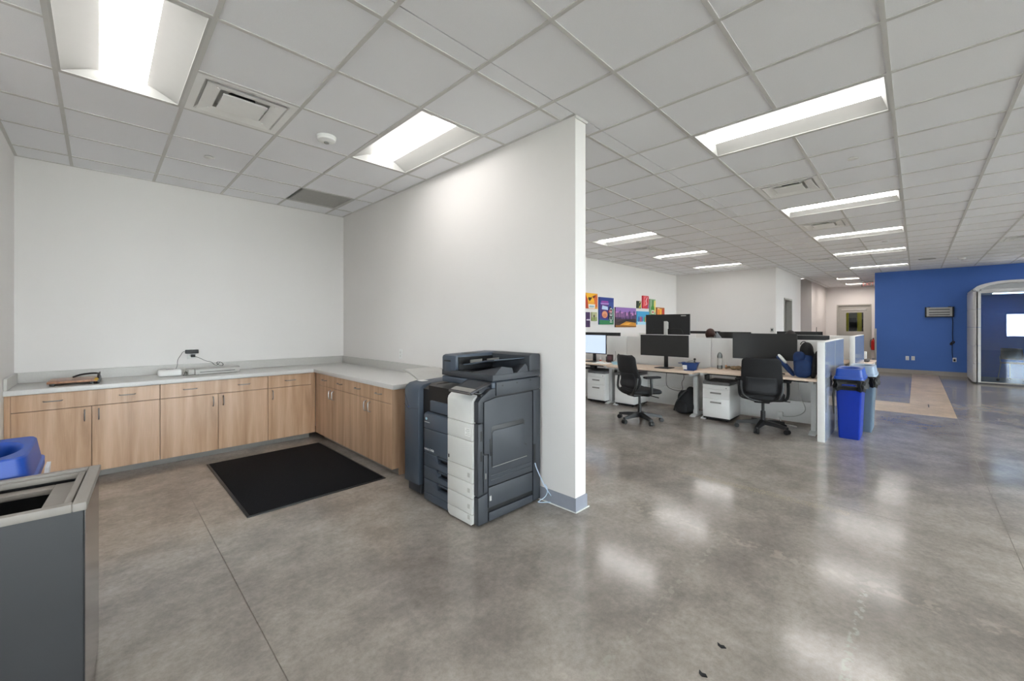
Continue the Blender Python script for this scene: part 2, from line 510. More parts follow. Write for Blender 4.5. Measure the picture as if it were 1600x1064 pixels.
# hallway wall with a door opening
wh = MB()
wh.box(EX, 13.86, HY, HY + .12, 0, CH + .12)
wh.box(13.86, 14.80, HY, HY + .12, 2.15, CH + .12)
wh.box(14.80, 16.22, HY, HY + .12, 0, CH + .12)
w_hall = struct('wall_hallway', wh, M['wall'])
wall('wall_corridor', 18.2, 18.32, HY + .12, 5.2)
wall('wall_corridor_side', 16.22, 16.34, HY + .12, 5.2)
wall('wall_corridor_back', 16.22, 18.32, 5.2, 5.32)
wall('wall_hallway_end', 18.2, FX + .12, HY, HY + .12)
wall('wall_right', BX, BX + .15, SY, BY, m='blue_wall')
wf = MB()
DY0, DY1, DZ = 1.345 * .977, 2.35 * .977, 2.19
wf.box(FX, FX + .12, DY1, HY, 0, CH + .12)
wf.box(FX, FX + .12, DY0, DY1, DZ, CH + .12)
wf.box(FX, FX + .12, -1.2, DY0, 0, CH + .12)
struct('wall_far', wf, M['wall'])
wall('wall_hallway_south', BX + .15, FX + .12, -1.32, -1.2)
# walls behind the camera, with windows
ws = MB()
ws.box(WX, BX + .15, SY - .15, SY, 0, .25); ws.box(WX, BX + .15, SY - .15, SY, 2.65, CH + .12)
wins = [(-4.4, -1.2), (-.6, 2.6), (3.2, 6.4), (7.0, 10.2), (10.8, 14.0)]
edges = [WX] + [v for w in wins for v in w] + [BX + .15]
for k in range(0, len(edges), 2): ws.box(edges[k], edges[k + 1], SY - .15, SY, .25, 2.65)
struct('wall_south', ws, M['wall'])
ww = MB()
ww.box(WX - .15, WX, SY - .15, LY + .15, 0, .75); ww.box(WX - .15, WX, SY - .15, LY + .15, 2.05, CH + .12)
wwin = [(-7.5, -3.5), (-.6, 1.9)]  # the second opening is unseen, added to let in more light
edges = [SY - .15] + [v for w in wwin for v in w] + [LY + .15]
for k in range(0, len(edges), 2): ww.box(WX - .15, WX, edges[k], edges[k + 1], .75, 2.05)
struct('wall_west', ww, M['wall'])
wall('wall_behind', WX, LW - .15, LY, LY + .15)
nwin = 0
for (a, b) in wins:
    nwin += 1
    f = MB()
    for x in (a, (a + b) / 2 - .02, b - .04): f.box(x, x + .04, SY - .10, SY - .04, .25, 2.65)
    f.box(a, b, SY - .10, SY - .04, .25, .29); f.box(a, b, SY - .10, SY - .04, 2.61, 2.65)
    o = struct('window_%d' % nwin, f, M['darkmetal'])
    MB().box(a + .04, b - .04, SY - .075, SY - .069, .29, 2.61).build('window_pane', M['pane'], o)
for (a, b) in wwin:
    nwin += 1
    f = MB()
    for y in (a, b - .04): f.box(WX - .10, WX - .04, y, y + .04, .75, 2.05)
    f.box(WX - .10, WX - .04, a, b, .75, .79); f.box(WX - .10, WX - .04, a, b, 2.01, 2.05)
    o = struct('window_%d' % nwin, f, M['darkmetal'])
    MB().box(WX - .075, WX - .069, a + .04, b - .04, .79, 2.01).build('window_pane', M['pane'], o)
struct('ground', MB().box(-60, 60, -70, SY - .3, -0.5, -0.3), M['ground'])
struct('ground_west', MB().box(-60, WX - .3, SY - .3, 60, -0.5, -0.3), M['ground'])

# baseboards
def baseboard(name, x0, x1, y0, y1, m, h=.10):
    struct(name, MB().box(x0, x1, y0, y1, 0, h, bev=.002, seg=1), M[m])
bb = MB()
bb.box(PX0 - .006, PX0, PY - .006, 2.6, 0, .105)
bb.box(PX0 - .006, PX1 + .012, PY - .008, PY, 0, .105)
bb.box(PX1, PX1 + .006, PY - .008, NW, 0, .105)
struct('baseboard_center', bb, M['base_grey'])
struct('trim_1', MB().box(PX0 - .014, PX0 - .006, PY - .016, 2.5, 0, .006).box(PX0 - .014, PX1 + .03, PY - .016, PY - .008, 0, .006), M['white_matte'])
baseboard('baseboard_right', BX - .008, BX, -6.0, BY, 'base_beige', .12)
baseboard('baseboard_north', PX1 + .01, EX, NW - .006, NW, 'base_grey')
baseboard('baseboard_end', EX - .006, EX, HY, NW - .01, 'base_grey')
baseboard('baseboard_hallway', EX, 13.82, HY - .006, HY, 'base_grey')
baseboard('baseboard_far', FX - .006, FX, -1.2, DY0 - .06, 'base_grey')
struct('trim_2', MB().box(BX - .012, BX + .006, BY - .04, BY + .006, .12, 1.30).box(BX - .012, BX + .152, BY, BY + .006, .12, 1.30), M['lightgrey'])

# door_1: frame in the hallway wall, leaf standing open to the inside
f = MB()
f.box(13.82, 13.87, HY - .02, HY + .14, 0, 2.19); f.box(14.79, 14.84, HY - .02, HY + .14, 0, 2.19); f.box(13.82, 14.84, HY - .02, HY + .14, 2.14, 2.19)
d1 = struct('door_1', f, M['doorgrey'])
MB().box(14.70, 14.745, HY + .16, HY + 1.0, .01, 2.12, bev=.003).build('door_leaf', M['doorgrey'], d1)
MB().cyl((14.69, HY + .9, 1.0), (14.63, HY + .9, 1.0), .012).cyl((14.64, HY + .9, 1.0), (14.64, HY + .78, 1.0), .01).build('door_handle', M['chrome'], d1)
wall('wall_closet_back', 13.02, 15.6, 4.4, 4.5)
wall('wall_closet_side', 15.5, 15.6, HY + .12, 4.4)
# door_2: grey door with a lite, at the end of the hall
f = MB()
for (a, b) in ((DY0 - .05, DY0), (DY1, DY1 + .05)): f.box(FX - .03, FX + .12, a, b, 0, DZ + .05)
f.box(FX - .03, FX + .12, DY0, DY1, DZ, DZ + .05)
d2 = struct('door_2', f, M['doorgrey'])
ly0, ly1, lz0, lz1 = 1.51, 2.05, 1.15, 1.91
lf = MB()
lf.box(FX + .03, FX + .075, DY0, ly0, .01, DZ); lf.box(FX + .03, FX + .075, ly1, DY1, .01, DZ)
lf.box(FX + .03, FX + .075, ly0, ly1, .01, lz0); lf.box(FX + .03, FX + .075, ly0, ly1, lz1, DZ)
lf.build('door_leaf', M['doorgrey'], d2)
MB().box(FX + .05, FX + .056, ly0, ly1, lz0, lz1).build('door_pane', M['pane'], d2)
MB().cyl((FX + .03, 2.2, 1.0), (FX - .03, 2.2, 1.0), .012).cyl((FX - .025, 2.2, 1.0), (FX - .025, 2.06, 1.0), .01).build('door_handle', M['chrome'], d2)
MB().box(FX - .0, FX + .03, DY0 + .1, DY1 - .1, 2.0, 2.06, bev=.004).build('door_closer', M['lightgrey'], d2)
# room behind the far door
wall('wall_store_back', 24.6, 24.72, -1.32, 3.72, m='midgrey')
wall('wall_store_front', FX, FX + .12, HY + .12, 3.72)
wall('wall_store_side', FX + .12, 24.6, 3.6, 3.72)
wall('wall_store_south', FX + .12, 24.6, -1.32, -1.2)
rk = thing('storage_rack', 'yellow upright storage rack seen through the far door glass', 'rack', (23.4, 1.95, 0))
for y in (-.62, -.18, .26, .62):
    MB().box(-.05, .05, y - .075, y + .075, 0, 2.6, bev=.004).build('upright', M['yellow'], rk)
for z in (.5, 1.3, 1.95): MB().box(.06, .5, -.62, .62, z, z + .06).build('shelf', M['darkmetal'], rk)
for k, (y, z, w, h_) in enumerate(((-.35, .56, .3, .5), (.1, 1.36, .34, .36), (-.4, 1.36, .3, .3), (.4, 2.01, .3, .3))):
    tag(MB().box(23.56, 23.85, 1.95 + y - w / 2, 1.95 + y + w / 2, z, z + h_, bev=.01).build('storage_box', M['darkmetal' if k % 2 else 'brown_grey']),
        ['dark box on the low shelf of the yellow rack', 'black box in the middle of the yellow rack', 'brownish box on the middle rack shelf beside the black one', 'dark box on the top shelf of the yellow rack'][k], 'box')

# ------------------------------------------------------------------ ceiling
lights = {}
def cells(i0, i1, j0, j1): return [(i, j) for i in range(i0, i1) for j in range(j0, j1)]
LONG = [(-2, 1), (1, 1), (4, -3), (9, -3), (13, -3), (17, -3), (22, -3), (4, 2), (9, 2), (13, 2), (17, 2),
        (22, -8), (17, -8), (13, -8), (9, -8), (4, -8), (-1, -3), (-1, -8), (-6, -3), (-6, -8)]
LONG = [l for l in LONG if not (l[0] == 17 and l[1] == 2)] + [(17, 2)]
DIFF = [(-1, 2), (7, -2), (11, -2), (18, -1), (23, -1), (11, 3), (7, 3), (17, -6)]
HALL = [(27, -1), (31, -1)]
RET = [(1, 5)]
taken = set()
for (i, j) in LONG: taken |= {(i, j), (i, j + 1)}
for c in DIFF + HALL + RET: taken.add(c)

def regions(i, j):
    """clip a grid cell to the rooms it covers"""
    x0, x1, y0, y1 = gx(i), gx(i + 1), gy(j), gy(j + 1)
    out = []
    def add(a0, a1, b0, b1):
        u0, u1, v0, v1 = max(x0, a0), min(x1, a1), max(y0, b0), min(y1, b1)
        if u1 - u0 > .03 and v1 - v0 > .03: out.append((u0, u1, v0, v1))
    add(LW, PX0, PY, AB); add(WX, LW, PY, LY)
    add(PX1, EX, PY, NW)
    add(WX, EX, SY, PY) if True else None
    add(EX, BX, SY, min(PY, HY)); add(EX, BX, PY, HY)
    add(BX, FX, BY, HY); add(BX + .15, FX, -1.2, BY)
    return out
ceil = struct('ceiling', MB().box(WX - .15, 24.8, SY - .15, 6.2, CH + .16, CH + .30), M['plenum'])
# tees: one joined sheet metal grid
TW = .012
gm = MB()
ROOMS = ((LW, PX0, PY, AB), (WX, LW, SY, LY), (LW, PX1, SY, PY), (PX1, EX, SY, NW), (EX, BX, SY, HY), (BX, FX, -1.2, HY))
inner = {(i, j + 1) for (i, j) in LONG}          # the tee between the two halves of a long light is left out
for i in range(-10, 34):
    x = gx(i)
    for (a0, a1, b0, b1) in ROOMS:
        if a0 + .02 < x < a1 - .02: gm.box(x - TW, x + TW, b0, b1, CH, CH + .03)
for j in range(-17, 7):
    y = gy(j)
    for (a0, a1, b0, b1) in ROOMS:
        if not (b0 + .02 < y < b1 - .02): continue
        run = None
        for i in range(-11, 34):
            u0, u1 = max(gx(i), a0), min(gx(i + 1), a1)
            if u1 - u0 < .005 or (i, j) in inner:
                if run: gm.box(run[0], run[1], y - TW, y + TW, CH + .0003, CH + .03); run = None
                continue
            run = (run[0], u1) if run else (u0, u1)
        if run: gm.box(run[0], run[1], y - TW, y + TW, CH + .0003, CH + .03)
go = gm.build('ceiling_grid_tees', M['grid'], ceil)
go['kind'] = 'stuff'
# wall angles
wa = MB()
A = .022
for (x0, x1, y0, y1) in ((LW, PX0, AB - A, AB), (LW, LW + A, LY, AB), (PX0 - A, PX0, PY, AB), (PX1, PX1 + A, PY, NW), (PX1, EX, NW - A, NW),
                         (EX - A, EX, HY, NW), (EX, FX, HY - A, HY), (BX - A, BX, SY, BY), (FX - A, FX, -1.2, HY)):
    wa.box(x0, x1, y0, y1, CH + .0006, CH + .012)
wa.build('wall_angle', M['grid'], ceil)
# tiles
tl = []
for i in range(-11, 34):
    for j in range(-18, 7):
        if (i, j) in taken: continue
        for r in regions(i, j):
            cx, cy = (r[0] + r[1]) / 2, (r[2] + r[3]) / 2
            d = .7118 * cx + .7024 * cy; u = .7024 * cx - .7118 * cy
            vis = d > .8 and abs(u / d) < 1.34 and d < 30 and (d > 1.55)
            tl.append((0 if vis else 1, math.hypot(cx, cy), r))
tl.sort()
merged = {}
rest = MB()
cache = {}
def tile_mesh(w, h_):
    k = (round(w, 4), round(h_, 4))
    if k not in cache:
        b = MB().box(-w / 2, w / 2, -h_ / 2, h_ / 2, 0, .016)
        me = bpy.data.meshes.new('ceiling_tile'); b.bm.to_mesh(me); b.bm.free(); me.materials.append(M['tile'])
        cache[k] = me
    return cache[k]
g_ = TW * .35
n = 0
for v, d, (x0, x1, y0, y1) in tl:
    e = [g_ if True else 0] * 4
    if v == 0 and n < 298:
        o = bpy.data.objects.new('ceiling_tile', tile_mesh(x1 - x0 - 2 * g_, y1 - y0 - 2 * g_)); COL.objects.link(o)
        o.parent = ceil
        o.location = ((x0 + x1) / 2, (y0 + y1) / 2, CH + .0045 + random.random() * .0012)
        n += 1
    else:
        rest.box(x0 + g_, x1 - g_, y0 + g_, y1 - g_, CH + .005, CH + .021)
ro = rest.build('distant_ceiling_tiles', M['tile'], ceil); ro['kind'] = 'stuff'

# long recessed troffer
def make_troffer(label):
    t = thing('ceiling_light', label, 'ceiling light', (0, 0, 0), 0, 'recessed strip ceiling lights')
    w, l = T / 2 - TW, T - TW           # half sizes, length along y
    prof = []
    hb = MB()
    # outer lip and side reflectors (curved)
    for s_ in (-1, 1):
        pts = []
        for k in range(9):
            q = k / 8
            pts.append((s_ * (w - .012 - q * (w - .125)), .004 + .056 * (1 - (1 - q) ** 1.5)))
        back = [(p[0], p[1] + .006) for p in pts][::-1]
        hb.prism(pts + back, 1, -l + .01, l - .01)
    hb.box(-w, -w + .013, -l, l, .0, .1); hb.box(w - .013, w, -l, l, .0, .1)
    hb.box(-w, w, -l, -l + .012, .0, .1); hb.box(-w, w, l - .012, l, .0, .1)
    hb.box(-.16, .16, -l, l, .078, .1)
    hb.build('housing', M['lamp_white'], t)
    lb = MB()
    pts = [(-.115 + .23 * k / 12, .062 - .046 * sin(pi * k / 12)) for k in range(13)] + [(.115, .075), (-.115, .075)]
    lb.prism(pts, 1, -l + .045, l - .045)
    lb.build('lens', M['lens'], t)
    for s_ in (-1, 1):
        eb = MB()
        y = s_ * (l - .012)
        a = [(-w + .012, .006), (w - .012, .006), (.145, .084), (-.145, .084)]
        b = [(-w + .012, .006), (w - .012, .006), (.145, .084), (-.145, .084)]
        q = s_ * .034
        v = [eb.bm.verts.new(p) for p in ((-w + .012, y, .004), (w - .012, y, .004), (.12, y - q, .066), (0, y - q, .03), (-.12, y - q, .066))]
        eb.bm.faces.new(v)
        eb.build('end_plate', M['lamp_white'], t)
    return t
names = {(-2, 1): 'wide recessed strip light above the oak cabinets, near the left wall',
         (1, 1): 'recessed strip light over the copier beside the white partition',
         (4, -3): 'longest looking strip light, nearest the camera over the aisle',
         (9, -3): 'second strip light along the aisle beyond the nearest one',
         (13, -3): 'third strip light along the aisle row',
         (17, -3): 'fourth strip light along the aisle row',
         (22, -3): 'strip light at the end of the aisle row, next to the blue wall',
         (9, 2): 'strip light nearest the partition in the row above the desks',
         (13, 2): 'middle strip light in the row above the desks',
         (17, 2): 'farthest strip light in the row above the desks',
         (4, 2): 'strip light hidden behind the white partition',
         (22, -8): 'strip light above the glass booth by the blue wall'}
tro = None
for (i, j) in LONG:
    lab = names.get((i, j)) or {(17, -8): 'strip light outside the view, far along the window side row', (13, -8): 'strip light outside the view, third along the window side row', (9, -8): 'strip light outside the view, second along the window side row',
                               (4, -8): 'strip light outside the view, first along the window side row', (-1, -3): 'strip light directly above the photographer', (-1, -8): 'strip light outside the view, to the right of the photographer',
                               (-6, -3): 'strip light behind the photographer', (-6, -8): 'strip light in the room corner behind the photographer'}[(i, j)]
    loc = (gx(i + .5), gy(j + 1), CH)
    if tro is None: tro = make_troffer(lab); tro.location = loc; XF[tro] = (loc, 0)
    else: o = dup(tro, loc, 0, lab)
    
# square lights in the hallway
def make_square(label):
    t = thing('square_ceiling_light', label, 'ceiling light', (0, 0, 0), 0, 'square hallway ceiling lights')
    w = T / 2 - TW
    hb = MB()
    hb.box(-w, w, -w, w, .07, .1)
    for s_ in (-1, 1):
        hb.box(s_ * w - .012, s_ * w + .012, -w, w, 0, .08); hb.box(-w, w, s_ * w - .012, s_ * w + .012, 0, .08)
        hb.prism([(s_ * w, .005), (s_ * .16, .06), (s_ * .16, .068), (s_ * w, .012)], 1, -w, w)
    hb.build('housing', M['lamp_white'], t)
    MB().box(-.15, .15, -w + .03, w - .03, .04, .068, bev=.01).build('lens', M['hall_lens'], t)
    return t
sq = make_square('square recessed light nearer the blue wall in the hallway'); sq.location = (gx(27.5), gy(-.5), CH)
dup(sq, (gx(31.5), gy(-.5), CH), 0, 'square recessed light nearest the far grey door')
dup(tro, (22.6, 1.7, CH + .02), 0, 'added unseen strip light brightening the store room behind the far grey door')  # lamp added because the closed store room would be dark

# air diffusers
def make_diffuser(label):
    t = thing('air_diffuser', label, 'air vent', (0, 0, 0), 0, 'square air diffusers in the ceiling')
    w = T / 2 - TW
    b = MB()
    def ring(a0, z0, a1, z1, th=.003):
        for k in range(4):
            m = Matrix.Rotation(k * pi / 2, 4, 'Z')
            q = [(-a0, -a0, z0), (a0, -a0, z0), (a1, -a1, z1), (-a1, -a1, z1)]
            v0 = [b.bm.verts.new(m @ Vector(p)) for p in q]
            v1 = [b.bm.verts.new(m @ Vector((p[0], p[1], p[2] + th))) for p in q]
            b.bm.faces.new(v0); b.bm.faces.new(v1[::-1])
            for e in range(4): b.bm.faces.new((v0[e], v0[(e + 1) % 4], v1[(e + 1) % 4], v1[e]))
    ring(w, .0, w - .045, .002); ring(w - .045, .002, w - .10, .062)
    b.box(-.21, .21, -.21, .21, .062, .066)
    b.build('frame', M['vent'], t)
    b = MB(); ring(.232, -.004, .150, .012); ring(.232, -.004, .222, .006); b.build('outer_louvre', M['vent'], t)
    b = MB(); b.box(-.132, .132, -.132, .132, -.006, -.002); ring(.132, -.004, .112, .01); b.build('centre_plate', M['vent'], t)
    MB().cyl((0, 0, .052), (0, 0, .0615), .085, seg=28).build('duct_opening', M['black'], t)
    b = MB()
    for sx_ in (-1, 1):
        for sy_ in (-1, 1): b.cyl((sx_ * .17, sy_ * .17, .0), (sx_ * .17, sy_ * .17, .062), .006, seg=8)
    b.build('hanger_pins', M['vent'], t)
    return t
dn = {(-1, 2): 'square air diffuser with nested plates above the alcove, beside the left strip light',
      (7, -2): 'air diffuser between the first and second aisle strip lights',
      (11, -2): 'air diffuser between the second and third aisle strip lights',
      (18, -1): 'air diffuser beyond the fourth aisle strip light, on its left',
      (23, -1): 'air diffuser near the end of the aisle, before the hallway',
      (11, 3): 'air diffuser between two strip lights above the desks',
      (7, 3): 'air diffuser half hidden behind the top of the white partition',
      (17, -6): 'air diffuser at the right, above the approach to the glass booth'}
df = None
for c in DIFF:
    loc = (gx(c[0] + .5), gy(c[1] + .5), CH)
    if df is None: df = make_diffuser(dn[c]); df.location = loc; XF[df] = (loc, 0)
    else: dup(df, loc, 0, dn[c])
# extra bank of two slot grilles far off
t = thing('return_grille', 'grey perforated return air grille in the alcove ceiling near the corner', 'air vent', (gx(1.5), gy(5.5), CH))
b = MB(); w = T / 2 - TW
for s_ in (-1, 1): b.box(s_ * w - .02, s_ * w + .008, -w, w, 0, .012); b.box(-w, w, s_ * w - .02, s_ * w + .008, 0, .012)
b.build('frame', M['grid'], t)
b = MB()
for k in range(22): b.box(-w + .02, w - .02, -w + .03 + k * .0255, -w + .042 + k * .0255, .004, .01)
o = b.build('grille_bars', M['lightgrey'], t); o['kind'] = 'stuff'
MB().box(-w, w, -w, w, .02, .03).build('backing', M['midgrey'], t)
# detectors and covers
def detector(label, i, j, r=.062):
    t = thing('smoke_detector', label, 'smoke detector', (gx(i), gy(j), CH))
    MB().lathe([(r, 0), (r, -.012), (r * .95, -.018)], seg=32).build('base', M['white_matte'], t)
    MB().lathe([(r * .95, -.018), (r * .92, -.034), (r * .6, -.046), (r * .3, -.048)], seg=32).build('head', M['white_matte'], t)
    MB().cyl((0, 0, -.047), (0, 0, -.054), r * .28, seg=16).build('sensor', M['midgrey'], t)
detector('white round smoke detector in the alcove, beside the copier strip light', .5, 2.55, .075)
detector('white smoke detector high on the right, in front of the blue wall', 21.5, -4.45, .07)
def disc(label, i, j, r=.042):
    t = thing('sprinkler_cover', label, 'sprinkler', (gx(i), gy(j), CH))
    MB().lathe([(r, 0), (r, -.003), (r * .9, -.005)], seg=28).build('plate', M['white_matte'], t)
    MB().lathe([(r * .9, .006), (r * .9, .0)], seg=28).build('cup', M['midgrey'], t)
disc('flat round sprinkler cover in the alcove ceiling near the back wall', -.5, 4.54)
disc('flat round sprinkler cover right of the first aisle air diffuser', 6.52, -2.5)
disc('flat round sprinkler cover between the third and fourth aisle strip lights', 15.4, -2.5)
t = thing('ceiling_speaker', 'round ceiling speaker ring above the walkway before the blue wall', 'speaker', (gx(21.0), gy(-3.5), CH))
MB().lathe([(.15, 0), (.15, -.004), (.13, -.006), (.13, .0)], seg=36).build('ring', M['midgrey'], t)
MB().cyl((0, 0, -.003), (0, 0, -.0015), .13, seg=36).build('speaker_mesh', M['lightgrey'], t)
t = thing('exit_sign', 'clear edge-lit exit sign with red letters in the hallway', 'exit sign', (18.6, 1.20, CH))
MB().box(-.03, .03, -.17, .17, -.05, 0, bev=.004).build('canopy', M['white_matte'], t)
MB().box(-.004, .004, -.16, .16, -.25, -.05).build('acrylic_panel', M['clear'], t)
text('exit_letters', 'EXIT', .15, M['exitred'], t, (-.006, .13, -.21), FACE_W, .001, world=False)

# ------------------------------------------------------------------ alcove cabinets
CABF = 5.35     # face plane of the back run (y)
def handle(parent, p0, p1, out):
    """bow handle between two points, standing out along out"""
    p0, p1, o = Vector(p0), Vector(p1), Vector(out)
    d = (p1 - p0)
    pts = [p0, p0 + o * .8 + d * .04, p0 + o + d * .14, p1 + o - d * .14, p1 + o * .8 - d * .04, p1]
    return MB().tube(pts, .0048, 8, smooth=1).build('handle', M['chrome'], parent)
def base_cabinet(label, w, doors, group='light oak base cabinets', hinge='pair'):
    """local frame: x along the front 0..w, y=0 face, body towards +y, z up"""
    t = thing('base_cabinet', label, 'cabinet', (0, 0, 0), 0, group)
    g2 = .002
    MB().box(.001, w - .001, .020, .58, .10, .815).build('carcass', M['carcass'], t)
    MB().box(0, w, .075, .09, 0, .10).build('toe_kick', M['toe'], t)
    dr = MB().box(g2, w - g2, 0, .019, .671, .812, bev=.0012, seg=1).build('drawer', M['oak'], t)
    nh = 2 if doors == 2 else 1
    for k in range(nh):
        cx = w * (.25 + .5 * k) if nh == 2 else w * .5
        handle(dr, (cx - .055, 0, .745), (cx + .055, 0, .745), (0, -.028, 0))
    for k in range(doors):
        a = k * w / doors; b = a + w / doors
        d = MB().box(a + g2, b - g2, 0, .019, .068, .666, bev=.0012, seg=1).build('door', M['oak'], t)
        hx = (b - .045) if (k == 0 and doors == 2) else (a + .045)
        handle(d, (hx, 0, .54), (hx, 0, .64), (0, -.028, 0))
    return t
c1 = base_cabinet('oak base cabinet against the left wall, farthest from the inner corner', .944, 2)
c1.location = (-.520, CABF, 0)
c2 = base_cabinet('oak two-door base cabinet in the middle of the back run, under the laminator', .951, 2)
c2.location = (.424, CABF, 0)
c3 = base_cabinet('narrow oak base cabinet with a single door, next to the inner corner', .472, 1)
c3.location = (1.375, CABF, 0)
c4 = base_cabinet('oak base cabinet of the partition run, adjoining the inner corner', .886, 2)
c4.location = (1.90, 5.265, 0); c4.rotation_euler = (0, 0, -pi / 2)
c5 = base_cabinet('oak base cabinet at the free end of the partition run, beside the copier', .913, 2)
c5.location = (1.90, 4.379, 0); c5.rotation_euler = (0, 0, -pi / 2)
XF[c5] = ((1.90, 4.379, 0), -pi / 2); XF[c1] = ((-.520, CABF, 0), 0); XF[c3] = ((1.375, CABF, 0), 0)
MB().box(-.034, .0, .006, .03, .068, .815).build('filler_strip', M['oak'], c1)
MB().box(-.086, -.001, .004, .03, .068, .815).build('filler_strip', M['oak'], c4)
MB().box(.472, .5245, .006, .55, .068, .815).build('corner_filler', M['oak'], c3)
MB().box(.914, .932, .0, .60, .068, .815).box(.914, .932, .075, .60, 0, .068).build('end_panel', M['oak'], c5)
# worktop
t = thing('worktop', 'L-shaped pale grey worktop with backsplash over the oak cabinets', 'countertop', (0, 0, 0))
CT0, CT1 = .817, .860
MB().prism([(LW + .002, 5.32), (1.868, 5.32), (1.868, 3.372), (PX0 - .002, 3.372), (PX0 - .002, AB - .002), (LW + .002, AB - .002)], 2, CT0, CT1, bev=.003).build('countertop', M['counter'], t)
b = MB()
b.box(LW + .002, PX0 - .002, AB - .022, AB - .002, CT1, .96, bev=.0015, seg=1)
b.box(PX0 - .022, PX0 - .002, 3.372, AB - .022, CT1, .96, bev=.0015, seg=1)
b.box(LW + .002, LW + .022, 5.33, AB - .022, CT1, .96, bev=.0015, seg=1)
b.build('backsplash', M['splash'], t)

# floor mat
t = thing('floor_mat', 'black ribbed door mat lying on the concrete in the alcove', 'mat', (1.30, 4.265, 0))
MB().box(-.545, .545, -.805, .805, 0, .008, bev=.003).build('rubber_edge', M['black'], t)
b = MB()
nx_, ny_ = 60, 4
b.box(-.525, .525, -.785, .785, .006, .012, bev=.002)
b.build('pile', M['mat_black'], t)

# outlet plates
def outlet(label, loc, rz=0.0, plug=False, kind='duplex'):
    t = thing('wall_outlet', label, 'outlet', loc, rz)
    # local: faces -y
    MB().box(-.036, .036, -.006, 0, -.058, .058, bev=.002).build('cover_plate', M['white_matte'], t)
    for z in (-.02, .02):
        MB().box(-.017, .017, -.0085, -.005, z - .014, z + .014, bev=.003).build('socket', M['pwhite'], t)
    return t
outlet('white wall outlet above the worktop, with a black adapter plugged in', (.745, AB, 1.075))
outlet('small white wall outlet on the partition above the worktop', (PX0, 4.335, 1.062), -pi / 2)
outlet('left one of two white outlets side by side low on the blue wall', (BX, .185, .448), -pi / 2)
outlet('right one of two white outlets side by side low on the blue wall', (BX, .065, .452), -pi / 2)
outlet('white outlet low on the blue wall under the insect killer, with black plug', (BX, -.745, .455), -pi / 2)
# adapter and cords
t = thing('power_adapter', 'black power adapter plugged into the wall above the worktop', 'adapter', (.748, AB - .01, 1.10))
MB().box(-.06, .06, -.045, -.002, -.022, .022, bev=.005).build('body', M['black'], t)
MB().tube([(-.05, -.035, .006), (-.085, -.04, .004), (-.10, -.05, -.03), (-.135, -.06, -.085), (-.135, -.08, -.15), (-.165, -.16, -.195)], .0022, 6, smooth=2).build('cord', M['cableblack'], t)
t = thing('plug_cord', 'thin black cord with coiled slack, running from outlet to laminator', 'cord', (.76, AB - .012, 1.052))
MB().box(-.022, .018, -.03, -.002, -.016, .014, bev=.004).build('plug', M['black'], t)
pts = [(.0, -.03, 0), (.06, -.05, -.03), (.11, -.06, -.065), (.16, -.10, -.075), (.18, -.14, -.11), (.20, -.18, -.116)]
for k in range(26):
    a = k * .72
    pts.append((.225 + .032 * sin(a) , -.18 - .004 * k * .2, -.095 + .024 * cos(a + .5)))
MB().tube(pts, .0023, 6, smooth=1).build('cord', M['cableblack'], t)

# paper trimmer
t = thing('paper_trimmer', 'wooden guillotine paper trimmer with black blade arm on the worktop', 'paper cutter', (-.155, 5.60, CT1), R(-2))
MB().prism([(-.165, -.17), (.148, -.17), (.148, .17), (-.165, .17)], 2, .022, .042, bev=.002).build('board', M['orangewood'], t)
for (x, y) in ((-.135, -.14), (.11, -.14), (-.135, .14), (.11, .14)):
    MB().box(x - .016, x + .016, y - .016, y + .016, 0, .022, bev=.003).build('foot', M['black'], t)
MB().box(.148, .162, -.17, .17, .0, .046, bev=.002).build('cutting_edge', M['darkmetal'], t)
MB().prism([(-.17, .044), (.13, .050), (.16, .062), (.17, .082), (.12, .088), (-.02, .078), (-.12, .060)], 0, .150, .158).build('blade', M['darkmetal'], t)
MB().tube([(.154, -.17, .055), (.154, -.13, .075), (.152, -.05, .088), (.10, -.02, .088), (.03, .02, .078), (-.02, .05, .055)], .008, 8, smooth=2).build('arm', M['black'], t)
MB().cyl((.142, -.176, .045), (.142, -.188, .045), .014, seg=20).build('pivot_bolt', M['brass'], t)
# white device
t = thing('label_maker', 'small white rounded label machine with slot, left of the laminator', 'label machine', (.527, 5.66, CT1))
MB().box(-.098, .098, -.06, .06, .003, .072, bev=.018, seg=4).build('body', M['white_matte'], t)
MB().box(-.035, .03, -.02, -.012, .0715, .0735).build('paper_slot', M['darkmetal'], t)
for x in (-.07, .07): MB().cyl((x, 0, 0), (x, 0, .004), .012).build('foot', M['black'], t)
# laminator
t = thing('laminator', 'long grey laminator with a dark feed slot on the worktop', 'laminator', (.93, 5.665, CT1), R(5))
MB().prism([(-.075, .005), (.065, .005), (.065, .06), (-.045, .068), (-.075, .058)], 0, -.205, .215, bev=.004).build('body', M['lightgrey'], t)
MB().box(-.165, .165, -.0772, -.0745, .026, .032).build('feed_slot', M['black'], t)
MB().box(-.262, -.207, -.06, .055, .005, .064, bev=.006).build('side_housing', M['lightgrey'], t)
MB().tube([(-.262, -.02, .03), (-.285, -.03, .045), (-.29, -.03, .01), (-.31, -.03, .004), (-.28, -.06, .003)], .003, 6, smooth=1).build('lead', M['cableblack'], t)
for x in (-.18, .18): MB().box(x - .015, x + .015, -.05, .04, 0, .006).build('foot', M['black'], t)

